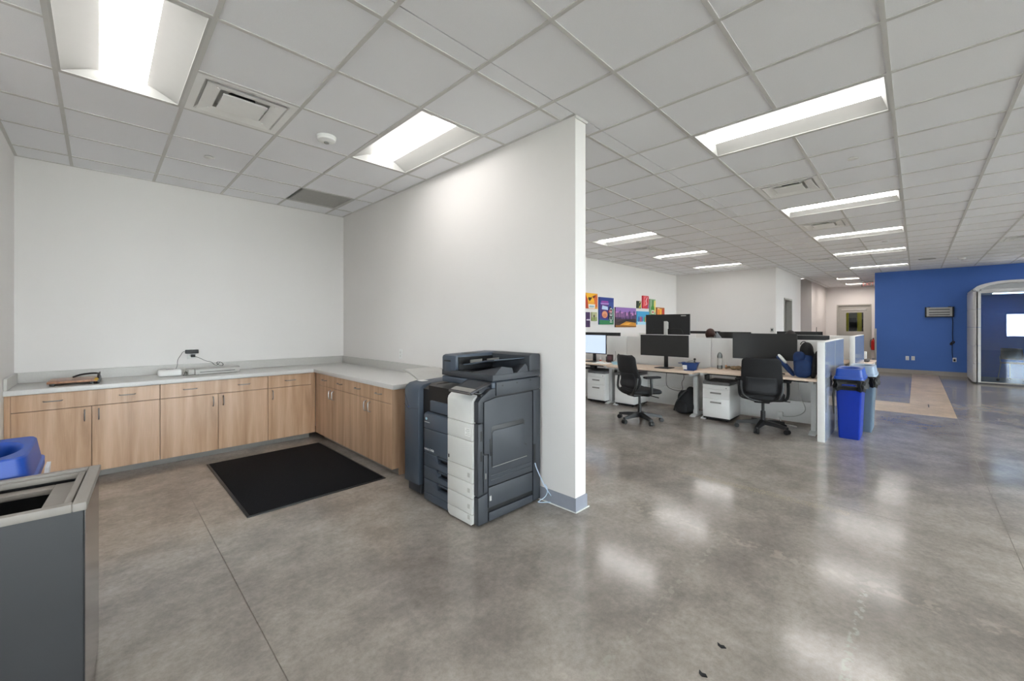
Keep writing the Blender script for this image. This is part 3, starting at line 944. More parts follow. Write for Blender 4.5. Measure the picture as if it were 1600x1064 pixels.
# ------------------------------------------------------------------ bins
def slim_bin(label, loc, rz, body, lid, bagged=True):
    """long axis x, narrow front faces -x"""
    t = thing('recycling_bin', label, 'bin', loc, rz)
    def ring(hx, hy, z, r=.03, n=4):
        out = []
        for (sx_, sy_, a0) in ((1, 1, 0), (-1, 1, 90), (-1, -1, 180), (1, -1, 270)):
            for k in range(n + 1):
                a = R(a0 + 90 * k / n)
                out.append((sx_ * (hx - r) + r * cos(a), sy_ * (hy - r) + r * sin(a), z))
        return out
    b = MB().loft([ring(.205, .098, 0, .02), ring(.21, .102, .02, .02), ring(.245, .128, .70, .025), ring(.255, .137, .715, .03), ring(.255, .137, .735, .03),
                   ring(.240, .123, .735, .02), ring(.20, .095, .03, .02)], cap=True)
    b.build('body', M[body], t)
    for s_ in (-1, 1): MB().tube([(s_ * .25, -.07, .66), (s_ * .275, -.05, .67), (s_ * .275, .05, .67), (s_ * .25, .07, .66)], .008, 8).build('handle', M[body], t)
    # lid: skirt rising to an inclined top with an oval mouth
    N_ = 32
    def sq_ring(hx, hy, z, e=.25):
        out = []
        for k in range(N_):
            a = 2 * pi * (k + .5) / N_
            c_, s_ = cos(a), sin(a)
            out.append((hx * math.copysign(abs(c_) ** e, c_), hy * math.copysign(abs(s_) ** e, s_), z))
        return out
    def ell(rx, ry, z): return [(rx * cos(2 * pi * (k + .5) / N_), ry * sin(2 * pi * (k + .5) / N_), z) for k in range(N_)]
    b = MB().loft([sq_ring(.268, .150, .735), sq_ring(.268, .150, .765), sq_ring(.255, .140, .77), sq_ring(.238, .126, .86), sq_ring(.230, .12, .866),
                   ell(.185, .098, .862), ell(.178, .092, .85), ell(.165, .082, .80), ell(.165, .082, .795), sq_ring(.25, .135, .735)], cap=False)
    b.build('lid', M[lid], t)
    if bagged:
        b = MB()
        def rag(k, base, amp): return base + amp * sin(k * 1.9) + amp * .6 * sin(k * 3.7 + 1)
        def br(hx, hy, z, amp):
            o_ = sq_ring(hx, hy, z)
            return [(p[0] * (1 + amp * sin(k * 2.3) * .06), p[1] * (1 + amp * sin(k * 3.1) * .08), p[2] + amp * .012 * sin(k * 1.7)) for k, p in enumerate(o_)]
        b.loft([br(.258, .139, .742, 0), br(.275, .160, .72, .8), br(.262, .146, .68, 1.2), br(.278, .158, .64, 1), br(.264, .150, .60, 1.3), br(.252, .132, .60, .5), br(.25, .130, .735, 0)], cap=False)
        b.build('bin_liner', M['bag'], t)
        MB().tube([(-.25, .137, .62), (-.262, .146, .52), (-.258, .144, .42), (-.25, .142, .30)], [.012, .014, .011, .007], 6).build('liner_tail', M['bag'], t)
    return t
slim_bin('bright blue recycling bin with black liner at the end of the desks', (6.70, .592, 0), 0, 'bluebin', 'bluelid')
slim_bin('grey-blue slim bin with open lid behind the bright blue recycling bin', (7.28, .515, 0), 0, 'greybin', 'greylid')
nb = slim_bin('blue recycling bin at the left edge, right behind the steel waste bin', (-.335, 2.83, 0), R(90), 'bluebin', 'bluelid', False)
MB().box(.08, .20, -.166, -.152, .66, .735, rot=Matrix.Rotation(R(4), 4, 'X')).build('bin_liner', M['paper'], nb)
# steel bin, near left
t = thing('waste_bin', 'tall grey steel waste bin with rectangular top opening in the near left corner', 'bin', (-.036, 2.03, 0), R(-4))
# local: origin at near right corner, x negative to the left, y to the back
W_, D_, H_ = .47, .49, .80
MB().box(-W_, 0, 0, .004, .02, H_ - .02).box(-W_, 0, D_ - .004, D_, .02, H_ - .02).box(-W_, -W_ + .004, 0, D_, .02, H_ - .02).box(-.004, 0, 0, D_, .02, H_ - .02).box(-W_, 0, 0, D_, .02, .03).build('body', M['steel'], t)
MB().box(-.001, .0012, .012, D_ - .012, .03, H_ - .03).build('side_panel', M['steel_side'], t)
def frame(b, x0, x1, y0, y1, z0, z1, wx, wy):
    b.box(x0, x0 + wx, y0, y1, z0, z1, bev=.003); b.box(x1 - wx, x1, y0, y1, z0, z1, bev=.003)
    b.box(x0 + wx, x1 - wx, y0, y0 + wy, z0, z1, bev=.003); b.box(x0 + wx, x1 - wx, y1 - wy, y1, z0, z1, bev=.003)
b = MB(); frame(b, -W_ - .006, .006, -.006, D_ + .006, H_ - .028, H_, .035, .03); b.build('rim', M['rim'], t)
b = MB(); frame(b, -W_ + .035, -.035, .035, D_ - .035, H_ - .03, H_ - .008, .02, .012)
b.build('lid_frame', M['rim'], t)
b = MB(); frame(b, -W_ + .05, -.05, .045, D_ - .045, H_ - .06, H_ - .04, .07, .06); b.build('inner_ledge', M['rim'], t)
b = MB().grid(lambda u, v: (-W_ + .1 + u * (W_ - .2), .09 + v * (D_ - .19), H_ - .14 + .03 * sin(u * 9 + v * 4) * cos(v * 11 - u * 5)), 20, 20)
b.build('bin_liner', M['bag'], t)
MB().box(-W_ + .01, -.01, .01, D_ - .01, 0, .02).build('plinth', M['black'], t)

# ------------------------------------------------------------------ photocopier
t = thing('photocopier', 'large slate grey office photocopier with white front strip beside the partition', 'photocopier', (2.15, 2.6, 0))
def P(name, mb, m, parent=None): return mb.build(name, M[m], parent or t, world=True)
P('chassis', MB().box(1.86, 2.476, 2.152, 2.79, .045, .92), 'black')
P('plinth', MB().box(1.90, 2.46, 2.17, 2.78, .02, .045), 'black')
for x in (1.95, 2.4):
    for y in (2.22, 2.72): P('caster', MB().cyl((x - .012, y, .022), (x + .012, y, .022), .022, seg=14), 'black')
# left front: covers and paper drawers
YL0, YL1 = 2.478, 2.798
def zs(a): return a
FXP = 1.822
P('upper_cover', MB().prism([(FXP, .592), (FXP, .688), (FXP + .008, .704), (FXP + .03, .712), (FXP + .05, .712), (FXP + .05, .592)], 1, YL0, YL1, bev=.002), 'slate')
fd = P('front_door', MB().box(FXP, FXP + .04, YL0, YL1, .400, .586, bev=.003), 'slate')
for (z0, z1) in ((.292, .394), (.192, .287), (.084, .187), (.022, .079)):
    d = .045
    if z0 > .08 or True:
        top = z1
        pts = [(YL1, z0), (YL1, z1), (2.632, z1), (2.625, z1 - .008), (2.612, z1 - .048), (2.60, z1 - .052), (YL0, z1 - .052), (YL0, z0)]
        if z1 < .08: pts = [(YL1, z0), (YL1, z1), (YL0, z1), (YL0, z0)]
        dr = P('paper_drawer', MB().prism(pts, 0, FXP, FXP + .035, bev=.002), 'slate')
        if z1 > .08:
            P('drawer_grip', MB().box(FXP + .001, FXP + .02, YL0 + .002, 2.61, z1 - .016, z1 - .001, bev=.003), 'slate', dr)
# white strip, seven pieces
YW0, YW1 = 2.19, 2.474
for (z0, z1) in ((.012, .083), (.087, .194), (.198, .301), (.305, .403), (.407, .593), (.597, .717)):
    pc = [(YW0, z0), (YW1, z0), (YW1, z1), (YW0, z1)]
    if z0 < .02: pc = [(YW0 + .012, z0), (YW1 - .03, z0), (YW1 - .008, z0 + .012), (YW1, z0 + .04), (YW1, z1), (YW0, z1), (YW0, z0 + .012)]
    w_ = P('white_front_panel', MB().prism(pc, 0, FXP - .008, FXP + .03, bev=.0015), 'pwhite')
    if .08 < z0 < .4 or z0 < .08:
        P('paper_size_mark', MB().box(FXP - .0088, FXP - .0078, 2.215, 2.24, z0 + .035, z0 + .065), 'lightgrey', w_)
    elif z0 > .59:
        P('label_sticker', MB().box(FXP - .0088, FXP - .0078, 2.21, 2.27, z0 + .03, z0 + .085), 'paper', w_)
        for k in range(4): P('label_line', MB().box(FXP - .0092, FXP - .0086, 2.215, 2.262 - .01 * (k % 2), z0 + .038 + k * .012, z0 + .041 + k * .012), 'midgrey', w_)
P('white_top_panel', MB().prism([(FXP - .008, .721), (FXP - .008, .862), (FXP - .002, .882), (FXP + .012, .896), (1.935, .962), (1.96, .958), (1.86, .88), (1.86, .721)], 1, YW0, YW1, bev=.003), 'pwhite')
P('indicator_window', MB().box(FXP - .0092, FXP - .006, 2.452, 2.466, .43, .455, bev=.001), 'black')
text('front_lettering', 'bizhub C450i', .024, M['white_matte'], t, (FXP - .0012, 2.79, .418), FACE_W)
lg = MB()
lg.ball((0, 0, 0), .011, sx=.12, sy=1.3, sz=1)
bmesh.ops.transform(lg.bm, matrix=Matrix.Translation((FXP - .001, 2.765, .665)), verts=lg.bm.verts)
P('oval_emblem', lg, 'ltblue')
text('maker_lettering', 'KONICA MINOLTA', .0085, M['white_matte'], t, (FXP - .0012, 2.79, .635), FACE_W)
# right corner column and side panels (face at y = 2.14)
YS = 2.14
def S(name, pts, m='slate_shaded', y=YS, th=.012, parent=None, bev=.0015):
    cx = (max(p[0] for p in pts) + min(p[0] for p in pts)) / 2; hx = (max(p[0] for p in pts) - min(p[0] for p in pts)) / 2
    cz = (max(p[1] for p in pts) + min(p[1] for p in pts)) / 2; hz = (max(p[1] for p in pts) - min(p[1] for p in pts)) / 2
    g = .0022
    pts = [(cx + (p[0] - cx) * (1 - g / hx), cz + (p[1] - cz) * (1 - g / hz)) for p in pts]
    return P(name, MB().prism(pts, 1, y, y + th, bev=bev), m, parent)
S('corner_column', [(1.826, .727), (1.872, .727), (1.872, .868), (1.99, .893), (1.99, .955), (1.935, .948), (1.85, .898), (1.826, .872)], th=.045)
S('corner_column', [(1.826, .22), (1.872, .23), (1.872, .722), (1.826, .722)], th=.045)
S('corner_column', [(1.826, .02), (1.918, .02), (1.918, .226), (1.826, .214)], th=.045)
S('lock_column', [(1.876, .232), (1.918, .234), (1.918, .49), (1.876, .499)])
for z in (.60, .46): P('latch', MB().box(1.845, 1.862, YS - .001, YS + .004, z, z + .07), 'black')
P('lock', MB().box(1.888, 1.896, YS - .006, YS, .33, .37, bev=.002), 'midgrey')
sd = S('side_door', [(1.880, .506), (1.880, .868), (1.990, .889), (2.384, .889), (2.384, .262), (1.922, .268), (1.922, .496)])
S('tray_gap_shade', [(1.946, .40), (1.946, .672), (1.962, .692), (2.275, .692), (2.294, .675), (2.294, .50), (2.318, .49), (2.318, .40)], 'black', y=YS - .001, th=.003, parent=sd)  # proud black slab standing for the shade in the tray gap
by = S('bypass_tray', [(1.950, .396), (1.950, .644), (1.965, .658), (2.272, .658), (2.288, .644), (2.288, .494), (2.312, .486), (2.312, .396)], y=YS - .007, th=.006, parent=sd, bev=.003)
P('tray_edge', MB().box(1.952, 2.31, YS - .0095, YS - .006, .398, .4015), 'midgrey', sd)
P('door_grip', MB().box(1.935, 1.945, YS - .004, YS, .48, .60, bev=.002), 'black', sd)
for z in (.30, .33): P('rib', MB().box(1.94, 2.36, YS - .004, YS, z, z + .012, bev=.002), 'slate_shaded', sd)
lp = S('lower_side_panel', [(1.922, .116), (1.922, .262), (2.384, .256), (2.384, .108)])
P('white_switch', MB().box(1.930, 1.948, YS - .004, YS, .165, .20, bev=.002), 'lightgrey', lp)
S('base_bar', [(1.922, .022), (1.922, .088), (2.384, .078), (2.384, .022)], y=YS - .004, th=.016)
S('rear_column', [(2.392, .022), (2.478, .022), (2.478, .895), (2.392, .895)])
P('vertical_slot', MB().box(2.395, 2.415, YS - .002, YS + .002, .32, .47), 'black')
S('scanner_side', [(1.996, .897), (2.478, .897), (2.478, .995), (1.996, .995)])
for (x, z) in ((2.06, .965), (2.21, .972), (2.36, .978)): P('screw_hole', MB().cyl((x, YS - .002, z), (x, YS + .001, z), .006, seg=12), 'black')
# paper output bay
P('bay_front', MB().box(1.845, 1.875, 2.484, 2.750, .722, .806, bev=.004), 'slate')
P('bay_floor', MB().prism([(1.875, .792), (2.2, .842), (2.44, .872), (2.44, .860), (1.875, .76)], 1, 2.49, 2.745), 'brown_grey')
P('bay_guide', MB().box(1.905, 1.92, 2.745, 2.76, .79, .92, rot=Matrix.Rotation(R(-14), 4, 'Y')), 'midgrey')
P('control_block', MB().box(1.93, 2.47, 2.155, 2.475, .72, .945, bev=.004), 'slate_shaded')
P('rear_housing', MB().box(2.40, 2.476, 2.475, 2.79, .72, .945), 'slate_shaded')
# scanner and document feeder
P('scanner_unit', MB().box(1.965, 2.478, 2.152, 2.757, .946, .996, bev=.010, seg=3), 'slate')
ad = P('document_feeder', MB().box(1.965, 2.478, 2.142, 2.757, 1.001, 1.046, bev=.004), 'slate_shaded')
P('feeder_block', MB().prism([(1.965, 1.046), (1.965, 1.146), (1.972, 1.160), (1.99, 1.168), (2.42, 1.180), (2.478, 1.176), (2.478, 1.046)], 1, 2.575, 2.757, bev=.012), 'slate', ad)
P('feeder_handle', MB().box(1.9635, 1.968, 2.64, 2.73, 1.035, 1.125, bev=.001), 'black', ad)
P('feeder_handle_plate', MB().box(1.962, 1.967, 2.64, 2.722, 1.034, 1.112, bev=.002), 'slate', ad)
P('rear_rail', MB().prism([(2.352, 1.046), (2.352, 1.165), (2.372, 1.178), (2.468, 1.178), (2.478, 1.165), (2.478, 1.046)], 1, 2.142, 2.576, bev=.004), 'slate_shaded', ad)
P('feeder_cavity', MB().box(1.99, 2.352, 2.568, 2.574, 1.048, 1.150), 'black', ad)
P('cavity_floor', MB().box(1.99, 2.35, 2.20, 2.57, 1.046, 1.050), 'black', ad)
tr_ = MB()
tr_.prism([(2.57, 1.095), (2.44, 1.112), (2.30, 1.138), (2.20, 1.150), (2.20, 1.143), (2.30, 1.130), (2.44, 1.103), (2.57, 1.086)], 0, 2.03, 2.352)
P('document_tray', tr_, 'slate', ad)
for x in (2.10, 2.28): P('paper_guide', MB().prism([(2.56, 1.10), (2.42, 1.12), (2.42, 1.142), (2.56, 1.125)], 0, x, x + .008), 'midgrey', ad)
for (x0, xm, x1, h_) in ((1.985, 2.06, 2.175, .056), (2.215, 2.31, 2.34, .060)):
    b = MB()
    lo = [(x0, 2.144, 1.046), (x1, 2.144, 1.046), (x1 - .02, 2.40, 1.046), (x0, 2.40, 1.046)]
    tp = [(xm, 2.150, 1.046 + h_), (x1 - .008, 2.150, 1.046 + h_ * .7), (x1 - .05, 2.38, 1.05), (x0 + .02, 2.38, 1.05)]
    b.loft([lo, tp]); P('output_rest', b, 'slate_shaded', ad)
P('feeder_label', MB().box(2.10, 2.26, 2.60, 2.68, 1.1735, 1.1755), 'black', ad)
# operation panel
pn = MB().box(-.095, .095, -.125, .125, -.009, .009, bev=.006)
rt = Matrix.Translation((1.83, 2.235, .970)) @ Matrix.Rotation(R(-17), 4, 'Y')
bmesh.ops.transform(pn.bm, matrix=rt, verts=pn.bm.verts)
op = P('operation_panel', pn, 'darkmetal')
sc_ = MB().box(-.03, .075, -.09, .09, .0088, .0102); bmesh.ops.transform(sc_.bm, matrix=rt, verts=sc_.bm.verts); P('touch_screen', sc_, 'panel_blue', op)
sc_ = MB().box(-.085, -.035, -.11, .11, .0088, .0098); bmesh.ops.transform(sc_.bm, matrix=rt, verts=sc_.bm.verts); P('key_strip', sc_, 'midgrey', op)
sc_ = MB().box(-.099, -.093, -.118, .118, -.006, .006); bmesh.ops.transform(sc_.bm, matrix=rt, verts=sc_.bm.verts); P('panel_edge', sc_, 'chrome', op)
P('panel_neck', MB().box(1.87, 1.98, 2.18, 2.32, .925, .962), 'slate_shaded')
# finisher
fn = P('finisher', MB().prism([(1.826, .10), (1.826, .865), (1.838, .893), (1.87, .915), (1.93, .925), (2.34, .935), (2.34, .10)], 1, 2.882, 3.10, bev=.006), 'slate')
P('finisher_foot', MB().box(1.85, 2.32, 2.885, 3.075, .02, .098, bev=.004), 'slate_shaded', fn)
P('finisher_gap_shade', MB().box(1.87, 2.33, 2.802, 2.882, .02, .885), 'black', fn)  # black box in the gap, standing for shade between finisher and body
P('finisher_top', MB().prism([(1.88, .885), (1.95, .922), (2.34, .935), (2.34, .885)], 1, 2.80, 2.884), 'brown_grey', fn)
P('finisher_line', MB().tube([(1.8245, 3.10, .74), (1.8245, 3.03, .70), (1.8245, 2.99, .715), (1.8245, 2.885, .722)], .0016, 4), 'black', fn)
P('finisher_line', MB().tube([(1.8245, 3.09, .82), (1.8245, 3.03, .72)], .0014, 4), 'black', fn)
P('indicator_lamp', MB().cyl((1.822, 3.035, .722), (1.828, 3.035, .722), .004), 'bluelid', fn)
P('finisher_tray', MB().prism([(3.06, .925), (3.14, .955), (3.24, .985), (3.34, 1.00), (3.345, .992), (3.24, .972), (3.14, .942), (3.06, .912)], 0, 1.95, 2.30), 'lightgrey', fn)
P('finisher_sticker', MB().box(1.93, 1.99, 2.99, 3.07, .9255, .9275), 'paper', fn)
o = thing('network_cable', 'pale blue network cable looping from copier down to the baseboard', 'cable', (2.5, 2.1, 0))
MB().tube([(2.41, 2.137, .32), (2.405, 2.12, .29), (2.415, 2.105, .25), (2.45, 2.08, .15), (2.50, 2.05, .06), (2.535, 2.02, .012), (2.525, 2.03, .008), (2.48, 2.08, .010), (2.44, 2.12, .012), (2.46, 2.11, .015), (2.487, 2.09, .03), (2.492, 2.08, .07), (2.491, 2.09, .12), (2.489, 2.13, .16)][:7] +
          [(2.46, 2.09, .008), (2.42, 2.125, .010), (2.45, 2.115, .02), (2.485, 2.085, .05), (2.492, 2.075, .10), (2.490, 2.10, .14)], .0038, 8, smooth=2).build('cord', M['cablewhite'], o, world=True)

# ------------------------------------------------------------------ office benches
def end_panel(label, x0, name='bench_end_panel'):
    t = thing(name, label, 'privacy panel', (x0, .776, 0))
    L_ = .90
    for (a, b_) in ((0, .86), (.866, 1.765)):
        p_ = MB().box(a, b_, 0, .075, 0, 1.205, bev=.004).build('panel', M['white'], t)
        MB().box(a + .006, b_ - .006, -.0015, .002, .004, 1.198).build('panel_skin', M['panel_skin'], p_)
    return t
end_panel('tall white end panel beside the blue recycling bin, closing the nearer desk row', 6.08)
end_panel('tall white end panel of the second desk row, farther back', 9.44)
def spine(label, x):
    t = thing('desk_divider', label, 'divider', (x, 0, 0))
    for k in range(3):
        y0 = .856 + 1.5 * k
        MB().box(0, .05, y0 + .003, y0 + 1.497, .64, 1.195, bev=.003).build('screen_panel', M['white'], t)
        MB().box(.004, .046, y0 + .003, y0 + 1.497, .335, .634, bev=.002).build('modesty_panel', M['white'], t)
        MB().box(.004, .046, y0 + .003, y0 + 1.497, .03, .329, bev=.002).build('modesty_panel', M['white'], t)
    return t
spine('white divider panels running along the middle of the nearer desk row', 6.93)
spine('white divider panels along the middle of the second desk row', 10.29)
def desk(label, loc, rz, h=.73, w=1.47, d=.66):
    """local: front edge x=0 faces -x, y from -w/2..w/2"""
    t = thing('standing_desk', label, 'desk', loc, rz, 'height adjustable desks')
    MB().box(0, d, -w / 2, w / 2, h - .028, h, bev=.004).build('desktop', M['desk'], t)
    for s_ in (-1, 1):
        y = s_ * (w / 2 - .07)
        lg_ = MB().box(d * .5 - .04, d * .5 + .04, y - .03, y + .03, .03, h - .07, bev=.004)
        lg_ = lg_.build('leg', M['legs'], t)
        MB().prism([(.16, 0), (.16, .012), (.24, .032), (d - .08, .032), (d - .06, .012), (d - .06, 0)], 1, y - .038, y + .038, bev=.003).build('foot', M['legs'], lg_)
        MB().box(.10, d - .06, y - .025, y + .025, h - .07, h - .028).build('bracket', M['legs'], lg_)
    MB().box(d * .35, d * .6, -w / 2 + .1, w / 2 - .1, h - .07, h - .03).build('crossbar', M['black'], t)
    MB().box(.02, .10, -w / 2 + .10, -w / 2 + .24, h - .048, h - .028, bev=.003).build('control_pad', M['black'], t)
    return t
DX = 6.20
desk('pale wood desk next to the end panel, with the blue backpack on it', (DX, 1.61, 0), 0, .73)
desk('pale wood middle desk of the nearer row, behind the left chair', (DX, 3.105, 0), 0, .70)
desk('pale wood desk half hidden by the partition, with the lit monitor', (DX, 4.60, 0), 0, .72)
for k in range(3):
    desk(['pale wood desk on the far side of the divider, behind the end panel', 'pale wood desk on the far side of the middle divider', 'pale wood desk on the far side of the divider by the north wall'][k], (7.70, 1.61 + 1.495 * k, 0), pi, .73)
    desk(['pale wood desk in the second row beside its end panel', 'pale wood middle desk of the second row', 'pale wood desk of the second row by the north wall'][k], (9.56, 1.61 + 1.495 * k, 0), 0, .73)
    desk(['pale wood desk beyond the second row divider, near the end panel', 'pale wood middle desk beyond the second row divider', 'pale wood desk beyond the second row divider by the north wall'][k], (11.06, 1.61 + 1.495 * k, 0), pi, .73)

def pedestal(label, loc, rz=0):
    t = thing('pedestal_cabinet', label, 'drawer unit', loc, rz, 'white drawer pedestals under the desks')
    w, d = .375, .50
    MB().box(.012, d, -w / 2, w / 2, .045, .525, bev=.003).build('body', M['white'], t)
    MB().box(.01, d - .01, -w / 2 + .01, w / 2 - .01, .022, .045).build('base', M['black'], t)
    for x in (.05, d - .05):
        for y in (-w / 2 + .05, w / 2 - .05): MB().cyl((x, y - .01, .018), (x, y + .01, .018), .018, seg=12).build('caster', M['black'], t)
    for (z0, z1) in ((.05, .322), (.326, .46), (.464, .522)):
        dr = MB().box(0, .014, -w / 2 + .003, w / 2 - .003, z0, z1, bev=.002).build('drawer', M['white'], t)
        if z1 < .5: MB().box(-.014, -.004, -.075, .075, z1 - .064, z1 - .042, bev=.003).box(-.006, .002, -.07, -.06, z1 - .058, z1 - .048).box(-.006, .002, .06, .07, z1 - .058, z1 - .048).build('handle', M['midgrey'], dr)
        else: MB().cyl((-.004, -w / 2 + .045, .49), (.0, -w / 2 + .045, .49), .008).build('lock', M['chrome'], dr)
    MB().box(.005, d - .005, -w / 2 + .004, w / 2 - .004, .525, .572, bev=.012, seg=3).build('cushion', M['grey_cush'], t)
    return t
pedestal('white drawer pedestal with grey cushion directly left of the right chair', (6.345, 2.092, 0))
pedestal('white drawer pedestal with grey cushion, partly hidden behind the left chair', (6.385, 3.60, 0))
pedestal('white drawer pedestal with grey cushion nearest the partition', (6.345, 4.145, 0))

def monitor(label, loc, rz, w=.80, h=.34, z0=.18, curve=.02, screen='screen', group=None, silver=False):
    """local: screen faces -x; loc is desk-top point under the stand"""
    t = thing('monitor', label, 'monitor', loc, rz, group)
    n_ = 12
    b = MB()
    rings = []
    for k in range(n_ + 1):
        u = -1 + 2 * k / n_
        y = u * w / 2; x = -curve * u * u
        rings.append([(x, y, z0), (x + .028, y, z0), (x + .028, y, z0 + h), (x, y, z0 + h)])
    b.loft(rings); b.build('housing', M['black'], t, ang=30)
    b = MB()
    V = []
    for k in range(n_ + 1):
        u = -.985 + 1.97 * k / n_
        y = u * w / 2; x = -curve * u * u - .0012
        V.append((b.bm.verts.new((x, y, z0 + .016)), b.bm.verts.new((x, y, z0 + h - .007))))
    for a, c_ in zip(V[:-1], V[1:]): b.bm.faces.new((a[0], c_[0], c_[1], a[1]))
    b.build('screen', M[screen], t, recalc=False)
    sm = 'lightgrey' if silver else 'black'
    MB().box(.03, .075, -.032, .032, z0 + h * .28, z0 + h * .62, bev=.004).build('mount', M[sm], t)
    MB().box(.06, .09, -.03, .03, .01, z0 + h * (.66 if silver else .6), bev=.004).build('stand', M[sm], t)
    MB().prism([(-.09, -.12), (.13, -.12), (.15, 0), (.13, .12), (-.09, .12), (-.11, 0)], 2, 0, .012, bev=.003).build('base', M[sm if silver else 'black'], t)
    return t
monitor('wide switched-off monitor behind the right chair, next to the blue backpack', (6.57, 1.53, .73), R(0), .79, .365, .19)
monitor('wide switched-off grey-black monitor on the middle desk behind the left chair', (6.50, 2.945, .70), R(-3), .82, .345, .195)
monitor('monitor with a bright lit screen at the edge of the partition', (6.48, 4.32, .72), R(-4), .62, .355, .15, 0, 'lit')
mb_ = monitor('raised black monitor seen from behind, with silver stand, above the divider', (7.16, 3.175, .73), pi, .80, .36, .505, 0, 'screen', None, True)
MB().box(.0285, .030, .25, .34, .505 + .325, .505 + .340, rot=Matrix.Rotation(R(0), 4, 'X')).build('maker_mark', M['lightgrey'], mb_)
MB().tube([(.03, -.29, .53), (.03, -.25, .61), (.03, .25, .61), (.03, .29, .53)], .006, 6).build('rear_moulding', M['black'], mb_)
monitor('monitor top edge behind the divider, beyond the lit screen', (7.24, 4.62, .73), pi, .92, .34, .185, 0)
monitor('monitor top edge behind the divider, above the blue backpack', (7.24, 1.29, .73), pi, .84, .36, .165, 0)
monitor('wide dark monitor in the second row, beside the person in grey', (9.98, 2.90, .73), 0, .66, .36, .16, 0)
monitor('dark monitor top edge in the far side of the second row, nearer the end panel', (10.62, 1.80, .73), pi, .82, .36, .175, 0)
monitor('dark monitor top edge in the far side of the second row, behind the raised monitor', (10.62, 3.83, .73), pi, .86, .36, .165, 0)
MB_ = thing('desk_antenna', 'thin black antenna sticking up behind the second desk row', 'antenna', (10.85, 1.53, .73))
MB().cyl((0, 0, .012), (0, 0, .63), .006, seg=8).build('rod', M['black'], MB_); MB().cyl((0, 0, 0), (0, 0, .014), .03).build('foot', M['black'], MB_)

# ------------------------------------------------------------------ office chairs
def chair(label, loc, rz, armdir=0):
    """local: faces +x, centre column at the origin"""
    t = thing('office_chair', label, 'chair', loc, rz, 'black office chairs')
    # seat
    b = MB()
    rings = []
    for k, (sc, z) in enumerate(((.90, .425), (1.0, .44), (1.0, .468), (.95, .482), (.80, .488))):
        rr = []
        for q in range(32):
            a = 2 * pi * q / 32; c_, s_ = cos(a), sin(a)
            e = .42
            rr.append((.01 + .245 * sc * math.copysign(abs(c_) ** e, c_), .245 * sc * math.copysign(abs(s_) ** e, s_), z - (.012 if c_ > .6 else 0)))
        rings.append(rr)
    b.loft(rings); b.build('seat', M['black_soft'], t, ang=60)
    # back shell
    def prof(v): return -.235 - .045 * sin(pi * min(1, v * 1.15)) * .2 - .03 * v * v - .035 * (1 - math.cos(v * 1.9)) * .6 + .045 * math.exp(-((v - .28) / .22) ** 2)
    def hw(v):
        base = .243 - .030 * v
        if v > .90: base *= (1 - ((v - .90) / .10) ** 2.6 * .22)
        if v < .12: base *= (1 - ((.12 - v) / .12) ** 2.2 * .25)
        return base
    def f(u, v):
        y = (2 * u - 1) * hw(v)
        return (prof(v) + .055 * abs(2 * u - 1) ** 2.2, y, .50 + .475 * v)
    b = MB().grid(f, 20, 20)
    o = b.build('backrest', M['black_soft'], t, ang=80)
    s_ = o.modifiers.new('thickness', 'SOLIDIFY'); s_.thickness = .028; s_.offset = 0
    # inset mesh panel on the rear
    b = MB().grid(lambda u, v: (lambda p_: (p_[0] - .0165, p_[1], p_[2]))(f(.12 + .76 * u, .06 + .40 * v)), 12, 10)
    o2 = b.build('lumbar_panel', M['lumbar'], o, ang=80)
    m_ = o2.modifiers.new('thickness', 'SOLIDIFY'); m_.thickness = .004; m_.offset = 0
    # lower loop frame
    L_ = [(-.20, -.232, .66), (-.215, -.235, .56), (-.24, -.20, .47), (-.20, -.10, .415), (-.14, 0, .40), (-.20, .10, .415), (-.24, .20, .47), (-.215, .235, .56), (-.20, .232, .66)]
    MB().tube(L_, .017, 8, smooth=2).build('back_frame', M['black'], t)
    MB().box(-.16, .11, -.09, .09, .375, .425, bev=.012).build('tilt_mechanism', M['black'], t)
    for sd_ in (-1, 1):
        a = MB().tube([(-.02, sd_ * .10, .40), (-.01, sd_ * .24, .41), (.0, sd_ * .282, .45), (-.01, sd_ * .285, .60), (-.01, sd_ * .28, .655)], .018, 8, smooth=2).build('armrest', M['black'], t)
        MB().box(-.115, .135, sd_ * .275 - .045, sd_ * .275 + .045, .655, .685, bev=.013, seg=3).build('arm_pad', M['black_soft'], a)
    MB().cyl((0, 0, .10), (0, 0, .25), .028).cyl((0, 0, .25), (0, 0, .38), .018).build('column', M['black'], t)
    MB().cyl((.05, -.1, .40), (.10, -.30, .385), .007).build('lever', M['black'], t)
    for k in range(5):
        a = 2 * pi * k / 5 + armdir
        c_, s2 = cos(a), sin(a)
        q = MB()
        q.loft([[(c_ * r + -s2 * w, s2 * r + c_ * w, z) for (w, z) in ((-wd_, z0), (wd_, z0), (wd_ * .7, z1), (-wd_ * .7, z1))] for (r, wd_, z0, z1) in ((.02, .042, .075, .135), (.17, .032, .072, .118), (.315, .024, .062, .092))])
        lg_ = q.build('base_leg', M['black'], t)
        cx, cy = c_ * .31, s2 * .31
        MB().cyl((cx, cy, .05), (cx, cy, .075), .008, seg=8).cyl((cx - s2 * .028, cy + c_ * .028, .031), (cx - s2 * .004, cy + c_ * .004, .031), .031, seg=16).cyl((cx + s2 * .028, cy - c_ * .028, .031), (cx + s2 * .004, cy - c_ * .004, .031), .031, seg=16).build('caster', M['black'], lg_)
    return t
chair('black office chair turned sideways in front of the middle desk', (5.55, 2.88, 0), R(-27), R(49))
chair('black office chair seen from behind, pushed to the desk with the blue backpack', (6.28, 1.47, 0), R(8), R(28))

# ------------------------------------------------------------------ desk-top things, nearer row
Z1, Z2, Z3 = .73, .70, .72
